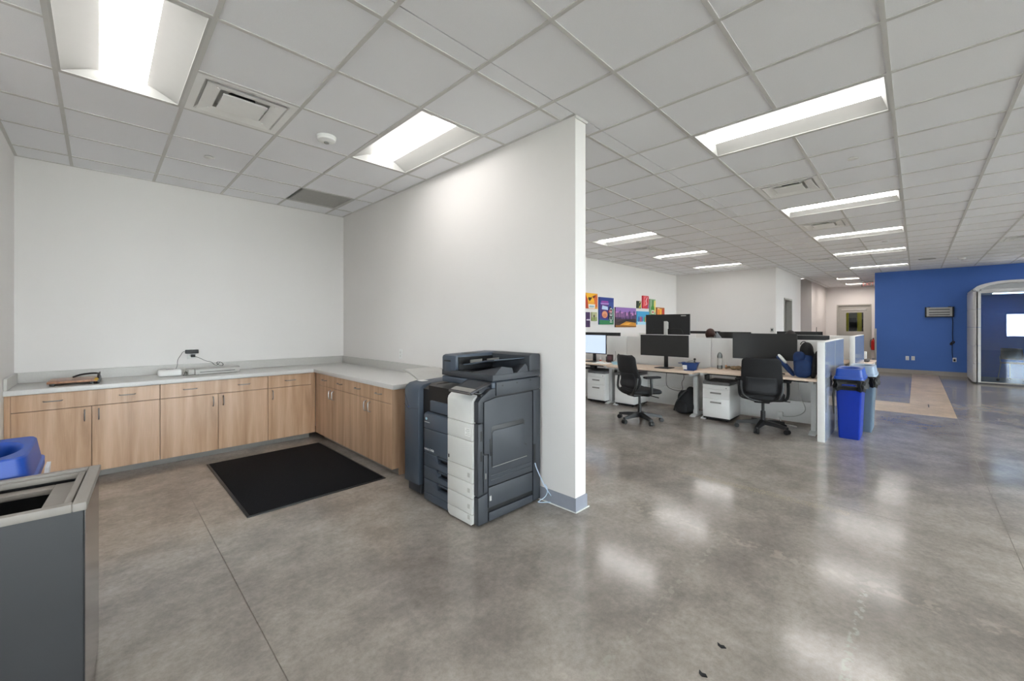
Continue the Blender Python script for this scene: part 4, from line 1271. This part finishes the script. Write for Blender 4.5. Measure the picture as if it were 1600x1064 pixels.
# blue backpack on the right desk
t = thing('backpack', 'blue and black backpack with its front pocket open, standing on the desk', 'backpack', (6.42, 1.03, Z1), R(0))
def blob(name, m, c, s, e=.6, seg=18, parent=None, rot=None):
    b = MB()
    q = bmesh.ops.create_uvsphere(b.bm, u_segments=seg, v_segments=12, radius=1)
    for v in q['verts']:
        v.co = Vector([math.copysign(abs(x) ** e, x) for x in v.co])
    bmesh.ops.transform(b.bm, matrix=Matrix.Translation(c) @ (rot or Matrix.Identity(4)) @ Matrix.Diagonal((s[0], s[1], s[2], 1)), verts=b.bm.verts)
    return b.build(name, M[m], parent or t, ang=70)
blob('main_body', 'navy', (0, .0, .165), (.10, .12, .165), .8, rot=Matrix.Rotation(R(-6), 4, 'X'))
blob('top_hood', 'black_soft', (.01, -.02, .325), (.085, .075, .13), .9)
blob('back_panel', 'black_soft', (-.02, -.118, .17), (.10, .034, .18), .7, rot=Matrix.Rotation(R(9), 4, 'X'))
blob('front_pocket', 'navy', (-.09, .005, .115), (.05, .10, .115), .7)
blob('upper_pocket', 'navy', (-.065, .045, .255), (.05, .07, .08), .85)
blob('open_flap', 'navy', (-.02, .205, .135), (.075, .026, .16), .7, rot=Matrix.Rotation(R(-38), 4, 'X'))
blob('flap_lining', 'paper', (-.03, .240, .225), (.05, .016, .075), .7, rot=Matrix.Rotation(R(-38), 4, 'X'))
MB().tube([(.0, -.03, .43), (-.02, -.06, .40), (-.05, -.10, .30), (-.05, -.125, .16), (-.04, -.13, .05)], [.016] * 5, 8, smooth=1).build('strap', M['black_soft'], t)
MB().tube([(-.09, .20, .03), (-.13, .27, .05), (-.14, .34, .02), (-.12, .38, .01)], .01, 6, smooth=2).build('loose_strap', M['black_soft'], t)
MB().tube([(0, -.02, .44), (0, .0, .465), (0, .03, .455), (0, .045, .42)], .006, 6, smooth=1).build('carry_loop', M['black'], t)
# water bottle
t = thing('water_bottle', 'clear plastic water bottle on the desk left of the right chair', 'bottle', (6.70, 2.15, Z1))
MB().lathe([(.033, 0), (.036, .006), (.036, .15), (.034, .155), (.036, .16), (.036, .205), (.028, .235), (.014, .25), (.014, .258)], seg=24).build('body', M['clear'], t)
MB().lathe([(.0365, .06), (.0368, .062), (.0368, .165), (.0365, .167)], seg=24).build('label_wrap', M['lightgrey'], t)
MB().lathe([(.0155, .256), (.0155, .275), (.013, .277)], seg=20).build('cap', M['white_matte'], t)
t = thing('glove_pair', 'crumpled tan and brown work gloves on the desk near the water bottle', 'gloves', (6.72, 1.98, Z1))
blob('palm', 'tan', (0, -.02, .03), (.05, .045, .028), .8, rot=Matrix.Rotation(R(15), 4, 'Z'))
blob('cuff', 'tan', (.0, -.085, .035), (.04, .04, .03), .8)
for k in range(4): MB().tube([(-.02 + k * .012, .0, .03), (-.03 + k * .014, .04, .05 - .006 * k), (-.035 + k * .012, .085, .02)], .011, 8, smooth=1).build('finger', M['tan'], t)
t = thing('medicine_bottle', 'small white and orange bottle between the water bottle and the gloves', 'bottle', (6.78, 2.085, Z1))
MB().lathe([(.014, 0), (.014, .05), (.009, .06)], seg=16).build('body', flat('#d8a070'), t); MB().lathe([(.010, .06), (.010, .095), (.004, .11)], seg=16).build('nozzle', M['white_matte'], t)
t = thing('desk_cable', 'black cable lying across the right desk behind the gloves', 'cable', (6.7, 1.9, Z1))
MB().tube([(0, 0, .004), (-.03, -.1, .004), (.02, -.2, .004), (.0, -.32, .004), (-.10, -.42, .004), (-.16, -.48, .004)], .003, 6, smooth=2).build('cord', M['cableblack'], t)
# navy tray between middle and right desks
t = thing('parts_bin', 'navy blue plastic bin holding cables, at the joint of two desks', 'bin', (6.46, 2.50, Z2), R(12))
b = MB()
def rr4(hx, hy, z): return [(-hx, -hy, z), (hx, -hy, z), (hx, hy, z), (-hx, hy, z)]
b.loft([rr4(.055, .085, 0), rr4(.075, .115, .115), rr4(.085, .128, .118), rr4(.085, .128, .124), rr4(.070, .110, .122), rr4(.052, .080, .004)])
b.build('tub', M['navy_bin'], t)
MB().box(-.078, -.070, .04, .10, .02, .085, rot=Matrix.Rotation(R(-10), 4, 'Y')).build('label_card', M['paper'], t)
MB().box(-.11, -.08, -.02, .16, .112, .122).build('lip', M['navy_bin'], t)
b = MB()
b.tube([(-.05, .08, .11), (0, .03, .14), (.03, -.04, .15), (.0, -.08, .12), (-.04, -.02, .13), (.02, .06, .12)], .006, 6, smooth=2)
b.build('cable_bundle', M['midgrey'], t)
t2 = thing('webcam', 'small black webcam sitting on the cables in the navy bin', 'camera', (6.47, 2.44, Z2 + .13))
MB().ball((0, 0, .045), .018, seg=14).build('head', M['black'], t2); MB().cyl((0, 0, .002), (0, 0, .035), .006).cyl((0, 0, 0), (0, 0, .004), .02).build('stand', M['black'], t2)
t = thing('desk_charger', 'small black plug with pale lead on the middle desk beside the navy bin', 'charger', (6.60, 2.63, Z2))
MB().box(-.015, .015, -.02, .02, 0, .018, bev=.004).build('plug', M['black'], t)
MB().tube([(0, .02, .01), (-.02, .07, .01), (-.03, .13, .006), (-.01, .18, .004)], .004, 6, smooth=2).build('lead', M['lightgrey'], t)
t = thing('monitor_cable', 'black cable hanging in a loop under the middle desk', 'cable', (6.55, 2.8, 0))
MB().tube([(0, .12, .66), (0, .13, .50), (0, .12, .40), (0, .05, .36), (0, -.10, .34), (0, -.15, .38), (0, -.12, .48), (0, -.17, .56), (0, -.15, .66)], .004, 6, smooth=2).build('cord', M['cableblack'], t)
t = thing('floor_cable', 'pale power cable hanging beneath the right desk to a white socket', 'cable', (6.85, 1.15, 0))
MB().tube([(-.25, -.02, .69), (-.22, -.02, .50), (-.2, -.06, .38), (-.15, -.10, .25), (-.05, .02, .14), (.0, .18, .10), (.02, .24, .12)], .004, 6, smooth=2).build('cord', M['lightgrey'], t)
MB().box(.0, .05, .21, .27, .09, .16, bev=.004).build('socket_box', M['white_matte'], t)
MB().tube([(-.02, .24, .09), (-.1, .2, .01), (-.05, .05, .005), (-.15, .0, .005), (-.05, .16, .005), (-.12, .22, .006)], .005, 6, smooth=2).build('slack_lead', M['white_matte'], t)
# black backpack on the floor
t = thing('backpack', 'black backpack slumped on the floor under the middle desk', 'backpack', (6.55, 2.585, 0), R(-8))
blob('main_body', 'black_soft', (0, 0, .19), (.13, .125, .185), .7, rot=Matrix.Rotation(R(-12), 4, 'X') @ Matrix.Rotation(R(8), 4, 'Y'))
blob('front_pocket', 'black_soft', (-.12, .03, .12), (.05, .10, .10), .7)
blob('top', 'black_soft', (.03, -.04, .33), (.07, .06, .10), .8)
MB().tube([(-.06, -.02, .38), (-.13, .02, .32), (-.16, .09, .2), (-.13, .15, .05)], .013, 8, smooth=2).build('strap', M['black'], t)
MB().tube([(-.10, .04, .32), (-.145, .09, .22), (-.15, .11, .16)], .006, 6, smooth=1).build('piping', M['lightgrey'], t)
# left desk things
t = thing('paper_stack', 'loose white papers on the desk with the lit monitor', 'papers', (6.31, 4.03, Z3), R(4))
MB().box(-.10, .10, -.12, .12, 0, .006).build('sheet', M['paper'], t); MB().box(-.08, .12, -.16, .06, .006, .010, rot=Matrix.Rotation(R(14), 4, 'Z')).build('sheet', M['paper'], t)
MB().box(-.04, .05, -.04, .06, .010, .028, bev=.004).build('note_pad', M['paper'], t)
t = thing('lotion_bottle', 'small white bottle with red label beside the papers', 'bottle', (6.56, 4.19, Z3))
MB().lathe([(.018, 0), (.020, .004), (.020, .075), (.012, .09)], seg=18).build('body', M['white_matte'], t); MB().lathe([(.0205, .015), (.0205, .04)], seg=18).build('label_band', flat('#c05040'), t)
MB().lathe([(.010, .088), (.010, .115), (.005, .12)], seg=14).build('cap', M['white_matte'], t)
t = thing('display_box', 'dark brown card box standing between bottle and tissue box', 'box', (6.56, 3.985, Z3 - .0))
MB().box(-.02, .02, -.055, .055, 0, .145, bev=.003).build('box', M['brownbox'], t)
for k in range(3): MB().box(-.0215, -.0195, -.04 + .028 * k, -.018 + .028 * k, .05, .12).build('picture', flat('#6a4a52'), t)
t = thing('drinking_glass', 'small clear glass behind the lotion bottle', 'glass', (6.66, 4.10, Z3))
MB().lathe([(.028, 0), (.032, .10), (.029, .10), (.025, .008)], seg=20).build('body', M['clear'], t)
t = thing('tissue_box', 'pale blue tissue box with a white tissue pulled up', 'tissue box', (6.50, 3.78, Z2))
MB().box(-.055, .055, -.11, .11, 0, .05, bev=.003).build('box', M['ltblue'], t)
b = MB().grid(lambda u, v: (-.02 + .04 * u, -.05 + .10 * v, .05 + .03 * sin(pi * v) + .018 * sin(u * 6 + v * 9)), 8, 12)
o = b.build('tissue', M['paper'], t); m_ = o.modifiers.new('thickness', 'SOLIDIFY'); m_.thickness = .002
t = thing('laptop_dock', 'small black dock with cable behind the lit monitor stand', 'dock', (6.70, 4.10, Z3))
MB().box(-.04, .04, -.04, .04, 0, .03, bev=.006).build('body', M['black'], t); MB().tube([(0, -.04, .015), (.02, -.1, .01), (.06, -.12, .06), (.07, -.1, .2)], .003, 6, smooth=2).build('lead', M['cableblack'], t)
t = thing('keyboard_tray', 'black keyboard tray hanging under the desk nearest the partition', 'keyboard tray', (6.26, 4.15, .0))
MB().box(0, .22, -.12, .28, .60, .615, bev=.004).build('tray', M['black'], t); MB().box(.08, .16, .02, .12, .615, .69).build('arm', M['black'], t)
t = thing('sit_stand_remote', 'small black under-desk hook next to the drawer pedestal on the right', 'hook', (6.42, 2.24, .58))
MB().box(-.02, .02, -.03, .03, .0, .08, bev=.004).build('bracket', M['black'], t)

# ------------------------------------------------------------------ prints on the north wall
s8 = 8.867
def canvas(label, x0, x1, z0, z1, shapes, th=.03, bg='#ffffff'):
    t = thing('canvas_print', label, 'wall art', ((x0 + x1) / 2, NW - .001, (z0 + z1) / 2), 0, None)
    w, h_ = x1 - x0, z1 - z0
    MB().box(-w / 2, w / 2, -th, 0, -h_ / 2, h_ / 2).build('canvas', flat(bg), t)
    for k, (c, pts) in enumerate(shapes):
        P_ = [((p[0] - .5) * w, (p[1] - .5) * h_) for p in pts]
        MB().prism(P_, 1, -th - .0006 * (k + 1), -th + .0005).build('printed_shape', flat(c), t)
    return t
def ell(cx, cy, rx, ry, n=16, a0=0, a1=360): return [(cx + rx * cos(R(a0 + (a1 - a0) * k / n)), cy + ry * sin(R(a0 + (a1 - a0) * k / n))) for k in range(n)]
canvas('yellow and orange print with a white cup, topmost by the partition', 7.85, 8.344, 1.79, 2.15, [
    ('#f0b428', [(.05, .45), (.9, .45), (.8, 1), (.1, 1)]), ('#b8401c', [(0, .0), (.22, .0), (.16, .6), (0, .9)]), ('#d8682c', [(.65, .75), (.98, .95), (.98, .1), (.8, .15)]),
    ('#e6e2dc', [(.25, .02), (.75, .02), (.8, .28), (.22, .28)]), ('#8fb0b8', [(.3, .08), (.7, .08), (.7, .2), (.3, .2)]), ('#2b2016', [(.2, .62), (.33, .48), (.5, .66), (.48, .78), (.36, .70), (.25, .76)]), ('#7a3518', [(.55, .8), (.85, .92), (.8, .75), (.6, .68)])], bg='#e8a53a')
canvas('narrow dark purple print, lowest by the partition', 7.85, 8.032, 1.356, 1.705, [('#d9d4dd', [(.2, .45), (.95, .45), (.95, .52), (.2, .52)]), ('#6a4a80', [(.3, .56), (.9, .56), (.9, .6), (.3, .6)])], bg='#3b2350')
canvas('small green print with a small dark figure', 8.107, 8.325, 1.50, 1.709, [('#8a9a5c', [(0, 0), (1, 0), (1, .45), (0, .4)]), ('#3b3226', ell(.42, .55, .13, .16)), ('#5d4a30', [(.36, .15), (.5, .15), (.47, .45), (.4, .45)]), ('#c9b07c', ell(.75, .7, .1, .1))], bg='#a9ad86')
cv = canvas('tall blue and green print with a coffee cup and a bottle', 8.419, 9.074, 1.418, 2.08, [
    ('#2f7a4c', [(0, 0), (1, 0), (1, .14), (0, .17)]), ('#243a86', [(0, .8), (1, .84), (1, .999), (0, .999)]), ('#2f6a58', [(.62, .17), (1, .14), (1, .62), (.62, .5)]),
    ('#4a2c72', [(.08, .22), (.58, .2), (.62, .74), (.06, .76)]), ('#8f3c9c', [(.12, .80), (.62, .80), (.6, .87), (.14, .87)]), ('#b08ac8', [(.12, .74), (.62, .74), (.66, .79), (.08, .79)]),
    ('#bcd2e6', [(.16, .56), (.58, .54), (.56, .66), (.2, .7)]), ('#d8936c', ell(.36, .37, .19, .13)), ('#c77a55', ell(.36, .33, .13, .07)),
    ('#141622', [(.62, .22), (.86, .22), (.86, .5), (.8, .58), (.79, .68), (.69, .68), (.68, .58), (.62, .5)]), ('#b02a2c', [(.62, .44), (.86, .44), (.86, .53), (.62, .53)])], bg='#2a4890')
text('vertical_lettering', 'ICED', .17, M['white_matte'], cv, (.235, -.045, -.29), (R(90), R(-90), 0), .0005, world=False)
sk = [('#8f6ab0', [(0, .5), (1, .52), (1, .999), (0, .999)]), ('#c98ac0', [(0, .5), (1, .5), (1, .72), (0, .78)]), ('#d79ac6', [(0, .52), (.45, .5), (.3, .66), (0, .68)]),
      ('#2a2026', [(0, .2), (.2, .3), (.5, .42), (1, .5), (1, .28), (.5, .22)]), ('#c98a2a', [(.1, .05), (.5, .3), (.9, .24), (1, .2), (1, .02), (.3, .02)]), ('#8a5a20', [(0, .0), (1, .0), (1, .06), (0, .12)]), ('#f0b850', [(.3, .16), (.75, .22), (.6, .13)])]
random.seed(3)
xq = .02
while xq < .95:
    wq = .03 + random.random() * .035; hq = .12 + random.random() * .26
    sk.append(('#4a3a62' if random.random() < .6 else '#6a5080', [(xq, .42), (xq + wq, .42), (xq + wq, .44 + hq), (xq + wq * .5, .47 + hq), (xq, .44 + hq)])); xq += wq + .02
canvas('wide print of a purple city skyline at dusk', 9.164, 10.223, 1.348, 1.86, sk, bg='#3a2a30')
canvas('smallest dark print with a yellow streak, left of the red one', 10.295, 10.512, 1.865, 2.065, [('#d8c84a', [(.35, .05), (.9, .1), (.95, .8), (.7, .4)]), ('#e8e0a0', [(.5, .7), (.9, .9), (.9, .95), (.6, .95)])], bg='#243826')
canvas('red print with white curls, highest of the right group', 10.604, 10.96, 1.87, 2.225, [('#e86a70', [(.1, .1), (.5, .3), (.3, .7), (.6, .95), (.2, .95)]), ('#f0c8c8', [(.4, .2), (.75, .35), (.6, .6), (.8, .9), (.7, .9), (.45, .6), (.6, .4)]), ('#7a5aa8', [(.75, .05), (.98, .05), (.98, .4)])], bg='#cc2c3c')
canvas('light blue print with a row of small bottles', 10.295, 10.995, 1.42, 1.785, [('#a8d8ec', [(0, 0), (1, 0), (1, .3), (0, .25)])] + [(c, [(x, .2), (x + .09, .2), (x + .09, .5), (x + .06, .62), (x + .03, .62), (x, .5)]) for c, x in (('#24408a', .08), ('#c43a4a', .22), ('#7a4a9a', .34), ('#3aa070', .52), ('#d07a3a', .64), ('#e8e8f0', .78))], bg='#3a9ccc')
canvas('tall print of a green bottle', 11.035, 11.388, 1.66, 2.15, [('#e8d060', [(.7, .3), (1, .2), (1, .95), (.75, .9)]), ('#3a8a34', [(.2, .02), (.8, .02), (.8, .5), (.62, .64), (.6, .95), (.42, .95), (.4, .64), (.2, .5)]), ('#d8dccc', [(.25, .12), (.75, .12), (.75, .36), (.25, .36)]), ('#b03028', ell(.5, .24, .12, .07))], bg='#8fae8a')
canvas('orange print with glasses, rightmost of the group', 11.467, 11.985, 1.66, 1.925, [('#e88a2a', [(.1, .05), (.3, .05), (.35, .8), (.06, .8)]), ('#f0b040', [(.38, .05), (.6, .05), (.64, .85), (.35, .85)]), ('#c83a28', [(.7, .05), (.92, .05), (.96, .8), (.68, .8)]), ('#e8d8b0', [(.1, .8), (.34, .8), (.34, .9), (.1, .9)])], bg='#a8642e')

# ------------------------------------------------------------------ people in the second row
def person(label, loc, rz, hair, shirt, hz=0.0, lean=False):
    """seated, faces +x; local origin on the floor under the pelvis"""
    t = thing('person', label, 'person', loc, rz)
    me = bpy.data.meshes.new('body')
    J = {'pel': (0, 0, .61), 'sp': (-.02, 0, .72), 'ch': (0, 0, .90), 'nk': (.01, 0, 1.04 + hz), 'nk2': (.025, 0, 1.09 + hz),
         'shl': (0, .17, .98 + hz), 'shr': (0, -.17, .98 + hz), 'ell': (.10, .22, .75), 'elr': (.10, -.22, .75), 'wl': (.33, .16, .77), 'wr': (.33, -.16, .77),
         'hl': (.03, .09, .585), 'hr': (.03, -.09, .585), 'kl': (.43, .11, .57), 'kr': (.43, -.11, .57), 'al': (.40, .11, .09), 'ar': (.40, -.11, .09), 'tl': (.54, .11, .04), 'tr': (.54, -.11, .04)}
    if lean:        # hunched towards the screen with the right shoulder up
        J.update(sp=(.0, 0, .80), ch=(.05, .0, 1.02), nk=(.10, .03, 1.13), nk2=(.13, .05, 1.15), shl=(.06, .17, 1.08), shr=(.04, -.12, 1.215),
                 elr=(.16, -.25, .93), ell=(.16, .24, .86))
    rad = {'pel': .11, 'sp': .13, 'ch': .145, 'nk': .062, 'nk2': .055, 'shl': .07, 'shr': .07, 'ell': .045, 'elr': .045, 'wl': .03, 'wr': .03, 'hl': .08, 'hr': .08, 'kl': .062, 'kr': .062, 'al': .042, 'ar': .042, 'tl': .035, 'tr': .035}
    E_ = ['pel sp', 'sp ch', 'ch nk', 'nk nk2', 'ch shl', 'ch shr', 'shl ell', 'shr elr', 'ell wl', 'elr wr', 'pel hl', 'pel hr', 'hl kl', 'hr kr', 'kl al', 'kr ar', 'al tl', 'ar tr']
    ks = list(J)
    me.from_pydata([J[k] for k in ks], [tuple(ks.index(x) for x in e.split()) for e in E_], [])
    o = bpy.data.objects.new('body', me); COL.objects.link(o); o.parent = t
    sk_ = o.modifiers.new('skin', 'SKIN')
    for k, v in zip(ks, me.skin_vertices[0].data):
        v.radius = (rad[k] * .9, rad[k]); v.use_root = (k == 'pel')
    sb = o.modifiers.new('sub', 'SUBSURF'); sb.levels = 2; sb.render_levels = 2
    me.materials.append(M[shirt])
    hd = MB()
    hc = Vector((.16, .07, 1.215)) if lean else Vector((.035, 0, 1.205 + hz))
    hd.ball(hc, .1, .98, .78, 1.18, 24)
    for v in hd.bm.verts:
        if v.co.z < hc.z - .04: v.co.y = hc.y + (v.co.y - hc.y) * .86
        if v.co.x > hc.x + .08 and abs(v.co.y - hc.y) < .02 and abs(v.co.z - hc.z + .01) < .02: v.co.x += .018
    hd.cyl((hc.x - .005, hc.y, hc.z - .145), (hc.x - .005, hc.y, hc.z - .065), .05)
    for s_ in (-1, 1): hd.ball((hc.x - .005, hc.y + s_ * .08, hc.z - .005), .022, .7, .4, 1.1, 10)
    head = hd.build('head', M['skin'], t, ang=80)
    for s_ in (-1, 1): MB().ball((hc.x + .086, hc.y + s_ * .03, hc.z + .008), .009, seg=10).build('eye', M['black'], head)
    MB().ball((hc.x + .085, hc.y, hc.z - .055), .02, .3, 1.2, .3, 12).build('mouth', M['red'], head)
    hr_ = MB().ball(hc + Vector((-.015, 0, .02)), .108, 1.0, .86, 1.12, 24)
    bmesh.ops.delete(hr_.bm, geom=[v for v in hr_.bm.verts if (v.co.x > hc.x + .045 and v.co.z < hc.z + .07) or v.co.z < hc.z - .07], context='VERTS')
    h2 = hr_.build('hair', M[hair], t, ang=80)
    m_ = h2.modifiers.new('thickness', 'SOLIDIFY'); m_.thickness = .012
    for s_ in (-1, 1):
        hb = MB().box(.33, .41, s_ * .15 - .035, s_ * .15 + .035, .757, .78, bev=.009)
        hnd = hb.build('hand', M['skin'], t)
        for k in range(4):
            y = s_ * .15 - .028 + k * .019
            L__ = (.075, .085, .08, .062)[k if s_ > 0 else 3 - k]
            MB().tube([(.40, y, .77), (.40 + L__ * .55, y, .772), (.40 + L__, y, .755)], [.0085, .008, .0065], 8).build('finger', M['skin'], hnd)
        MB().tube([(.35, s_ * .15 - s_ * .03, .768), (.385, s_ * .15 - s_ * .06, .765), (.415, s_ * .15 - s_ * .065, .757)], [.010, .009, .007], 8).build('thumb', M['skin'], hnd)
    return t
chair('black office chair under the seated person in grey', (8.86, 3.03, 0), R(0), .2)
chair('black office chair under the person behind the right monitor', (8.86, 1.64, 0), R(0), .4)
person('person with auburn hair in a grey shirt sitting behind the divider', (8.86, 3.03, -.02), R(-8), 'hair_brown', 'shirt_grey', 0, True)
person('person with dark hair of whom only the crown shows above the monitors', (8.86, 1.64, -.035), R(0), 'hair_dark', 'shirt_dark')

# low cabinet beyond the second row
t = thing('low_cabinet', 'low wood-topped cabinet beyond the second row end panel', 'cabinet', (11.9, 1.05, 0))
MB().box(-.55, .6, -.38, .4, 0, .575, bev=.004).build('body', M['white'], t); MB().box(-.57, .62, -.40, .42, .575, .60, bev=.003).build('top', M['desk'], t)
t = thing('paper_tray', 'black desk tray on the low wood-topped cabinet', 'tray', (11.95, .86, .60))
MB().prism([(-.2, 0), (.2, 0), (.2, .05), (-.2, .02)], 1, -.12, .12).build('tray', M['black'], t)
t = thing('desk_lamp_box', 'small white box standing on the black desk tray', 'box', (12.02, .84, .652))
MB().box(-.06, .06, -.05, .05, 0, .16, bev=.006).build('box', M['white_matte'], t)
# extinguisher beyond the blue wall edge
t = thing('fire_extinguisher', 'red fire extinguisher hanging on the far wall beside the grey door', 'fire extinguisher', (FX - .10, 1.20, .42))
MB().lathe([(.05, 0), (.075, .02), (.075, .32), (.055, .38), (.025, .41), (.02, .44)], seg=24).build('cylinder', M['red'], t)
MB().box(-.04, .04, -.015, .015, .44, .48, bev=.004).build('handle', M['black'], t); MB().tube([(0, .02, .44), (0, .09, .40), (0, .10, .2), (0, .09, .1)], .01, 8, smooth=2).build('hose', M['black'], t)
# card reader on the corner
t = thing('card_reader', 'small dark card reader on the white wall left of the doorway', 'card reader', (EX - .0, 2.80, 1.27), -pi / 2)
MB().box(-.04, .04, -.02, 0, -.06, .06, bev=.004).build('body', M['lightgrey'], t); MB().box(-.02, .02, -.023, -.019, -.02, .03).build('sensor', M['black'], t)
# insect killer on the blue wall
t = thing('insect_killer', 'grey wall-mounted insect killer lamp with slots on the blue wall', 'insect trap', (BX, -.452, 1.765), -pi / 2)
MB().box(-.25, .25, -.11, -.012, -.12, .13, bev=.008).build('body', M['lightgrey'], t)
for s_ in (-1, 1): MB().box(s_ * .262 - .016, s_ * .262 + .016, -.12, -.0, -.145, .14, bev=.008).build('end_cap', M['black'], t)
for z in (-.085, -.02, .06): MB().box(-.20, .20, -.1125, -.109, z, z + .02).build('slot', M['darkmetal'], t)
MB().box(-.25, .25, -.115, -.02, -.142, -.12, bev=.003).build('bottom_tray', M['black'], t)
for x in (-.2, .2): MB().box(x - .03, x + .03, -.05, 0, .13, .15, bev=.003).build('bracket', M['black'], t)
MB().tube([(.25, -.03, -.14), (.262, -.02, -.3), (.25, -.02, -.6), (.262, -.02, -.80)], .006, 6, smooth=2).build('cord', M['cableblack'], t)
b = MB()
for k in range(3): b.tube([(.262, -.03, -.80), (.20 + .02 * k, -.04, -.87), (.22, -.05, -.92), (.29 + .01 * k, -.04, -.82), (.262, -.03, -.80)], .008, 6, smooth=2)
b.tube([(.25, -.03, -.9), (.245, -.02, -1.1), (.26, -.02, -1.26)], .006, 6, smooth=1)
b.build('bundled_cord', M['cableblack'], t)
MB().box(.27, .31, -.05, -.009, -1.35, -1.29, bev=.006).build('plug', M['black'], t)

# ------------------------------------------------------------------ glass meeting booth
t = thing('meeting_booth', 'white framed glass meeting booth with rounded roof against the blue wall', 'booth', (15.5, -2.9, 0))
bx0, bx1 = 14.80, 16.38
by1, by0 = -.97, -4.1
# side wall facing the aisle: five stacked panels with rounded front corner
zz = [.03, .47, .91, 1.35, 1.79, 2.22]
for k in range(5):
    z0, z1 = zz[k] + .004, zz[k + 1] - .004
    pts = [(bx0, by1 - .13), (bx0, by1 - .06)]
    for q in range(7):
        a = R(180 - 90 * q / 6); pts.append((bx0 + .08 + .08 * cos(a), by1 - .08 + .08 * sin(a)))
    pts += [(bx1, by1), (bx1, by1 - .08), (bx0 + .07, by1 - .08), (bx0 + .07, by1 - .13)]
    P('side_panel', MB().prism(pts, 2, z0, z1), 'podwhite')
    P('far_side_panel', MB().box(bx0, bx1, by0, by0 + .08, z0, z1), 'podwhite')
P('plinth', MB().box(bx0 + .04, bx1, by0 + .03, by1 - .05, 0, .03), 'darkmetal')
P('booth_floor', MB().box(bx0 + .06, bx1 - .02, by0 + .08, by1 - .08, .03, .05), 'midgrey')
P('back_wall', MB().box(bx1 - .06, bx1, by0 + .08, by1 - .08, .05, 2.2), 'blue_wall')
P('header', MB().box(bx0, bx0 + .09, by0 + .08, by1 - .13, 2.165, 2.255, bev=.006), 'podwhite')
P('ceiling_panel', MB().box(bx0 + .09, bx1, by0 + .08, by1 - .08, 2.19, 2.25), 'podwhite')
P('threshold', MB().box(bx0, bx0 + .08, by0 + .08, by1 - .13, .03, .055, bev=.003), 'lightgrey')
# domed roof: arched in the y direction
yc = (by0 + by1) / 2; hy = (by1 - by0) / 2
rf = []
for q in range(49):
    u = -1 + 2 * q / 48
    y = yc + u * (hy - .005)
    d_ = min(1.0, (hy - abs(y - yc)) / .62)
    rf.append((y, 2.235 + .215 * math.sqrt(max(0, 1 - (1 - d_) ** 2))))
P('roof', MB().prism(rf + [(by1 - .01, 2.22), (by0 + .01, 2.22)], 0, bx0 + .25, bx1), 'podwhite')
band = rf + [(yc + (p[0] - yc) * .955, max(2.2, p[1] - .055)) for p in rf[::-1]]
P('roof_arch', MB().prism(band, 0, bx0 + .0, bx0 + .25), 'podwhite')
P('front_glass', MB().box(bx0 + .03, bx0 + .042, by0 + .08, -2.55, .055, 2.165), 'podglass')
P('front_glass', MB().box(bx0 + .03, bx0 + .042, -2.54, by1 - .13, .055, 2.165), 'podglass')
P('added_booth_lamp', MB().box(15.35, 15.65, -1.85, -1.35, 2.175, 2.192, bev=.004), 'lens')  # lamp added to brighten the dark booth interior
t = thing('booth_table', 'small white table inside the glass booth', 'table', (15.75, -2.85, .05))
MB().box(-.35, .35, -.65, .65, .70, .73, bev=.006).build('tabletop', M['white'], t); MB().cyl((0, 0, 0), (0, 0, .70), .04).build('column', M['chrome'], t); MB().cyl((0, 0, 0), (0, 0, .02), .28, seg=28).build('foot', M['chrome'], t)
t = thing('booth_screen', 'dark wall screen inside the glass booth', 'screen', (bx1 - .06, -2.85, 1.4))
MB().box(-.05, 0, -.5, .5, -.3, .3, bev=.005).build('housing', M['black'], t); MB().box(-.053, -.049, -.485, .485, -.285, .285).build('display', M['screen'], t)
def ply_chair(label, loc, rz):
    t = thing('visitor_chair', label, 'chair', loc, rz, 'plywood chairs inside the booth')
    MB().grid(lambda u, v: (-.02 - .03 * v + .03 * (2 * u - 1) ** 2 - .20, (2 * u - 1) * (.20 - .02 * v), .56 + .26 * v), 12, 8)
    b = MB().grid(lambda u, v: (-.22 - .04 * v + .03 * (2 * u - 1) ** 2, (2 * u - 1) * (.20 - .02 * v), .53 + .27 * v), 12, 8)
    o = b.build('backrest', M['walnut'], t, ang=80); m_ = o.modifiers.new('thickness', 'SOLIDIFY'); m_.thickness = .012
    MB().box(-.2, .2, -.21, .21, .43, .45, bev=.009).build('seat', M['walnut'], t)
    for s_ in (-1, 1):
        for (x0, x1, z1) in ((.17, .22, .43), (-.17, -.24, .60)):
            l_ = MB().tube([(x0 if z1 < .5 else -.22, s_ * .20, z1), (x0, s_ * .20, .42), (x1, s_ * .22, .06)], .010, 8).build('leg', M['chrome'], t)
            MB().cyl((x1, s_ * .22 - .015, .028), (x1, s_ * .22 + .015, .028), .028, seg=14).build('caster', M['black'], l_)
    MB().tube([(.18, -.20, .44), (-.18, -.20, .44), (-.18, .20, .44), (.18, .20, .44)], .010, 8).build('seat_rail', M['chrome'], t)
    return t
ply_chair('brown plywood chair on chrome legs inside the booth, next to the glass', (15.42, -1.72, .05), R(-30))
ply_chair('brown plywood chair at the far side inside the booth', (15.3, -3.6, .05), R(30))

for (x, y, lab) in ((1.91, .606, 'tiny dark scrap on the bare floor, farther of two'), (1.703, .611, 'tiny dark scrap on the bare floor, nearest the camera')):
    t = thing('floor_scrap', lab, 'debris', (x, y, 0), R(40 * x))
    MB().prism([(-.018, -.006), (-.004, -.012), (.006, -.003), (.022, -.006), (.012, .007), (-.006, .011)], 2, 0, .003).build('scrap', M['black_soft'], t)
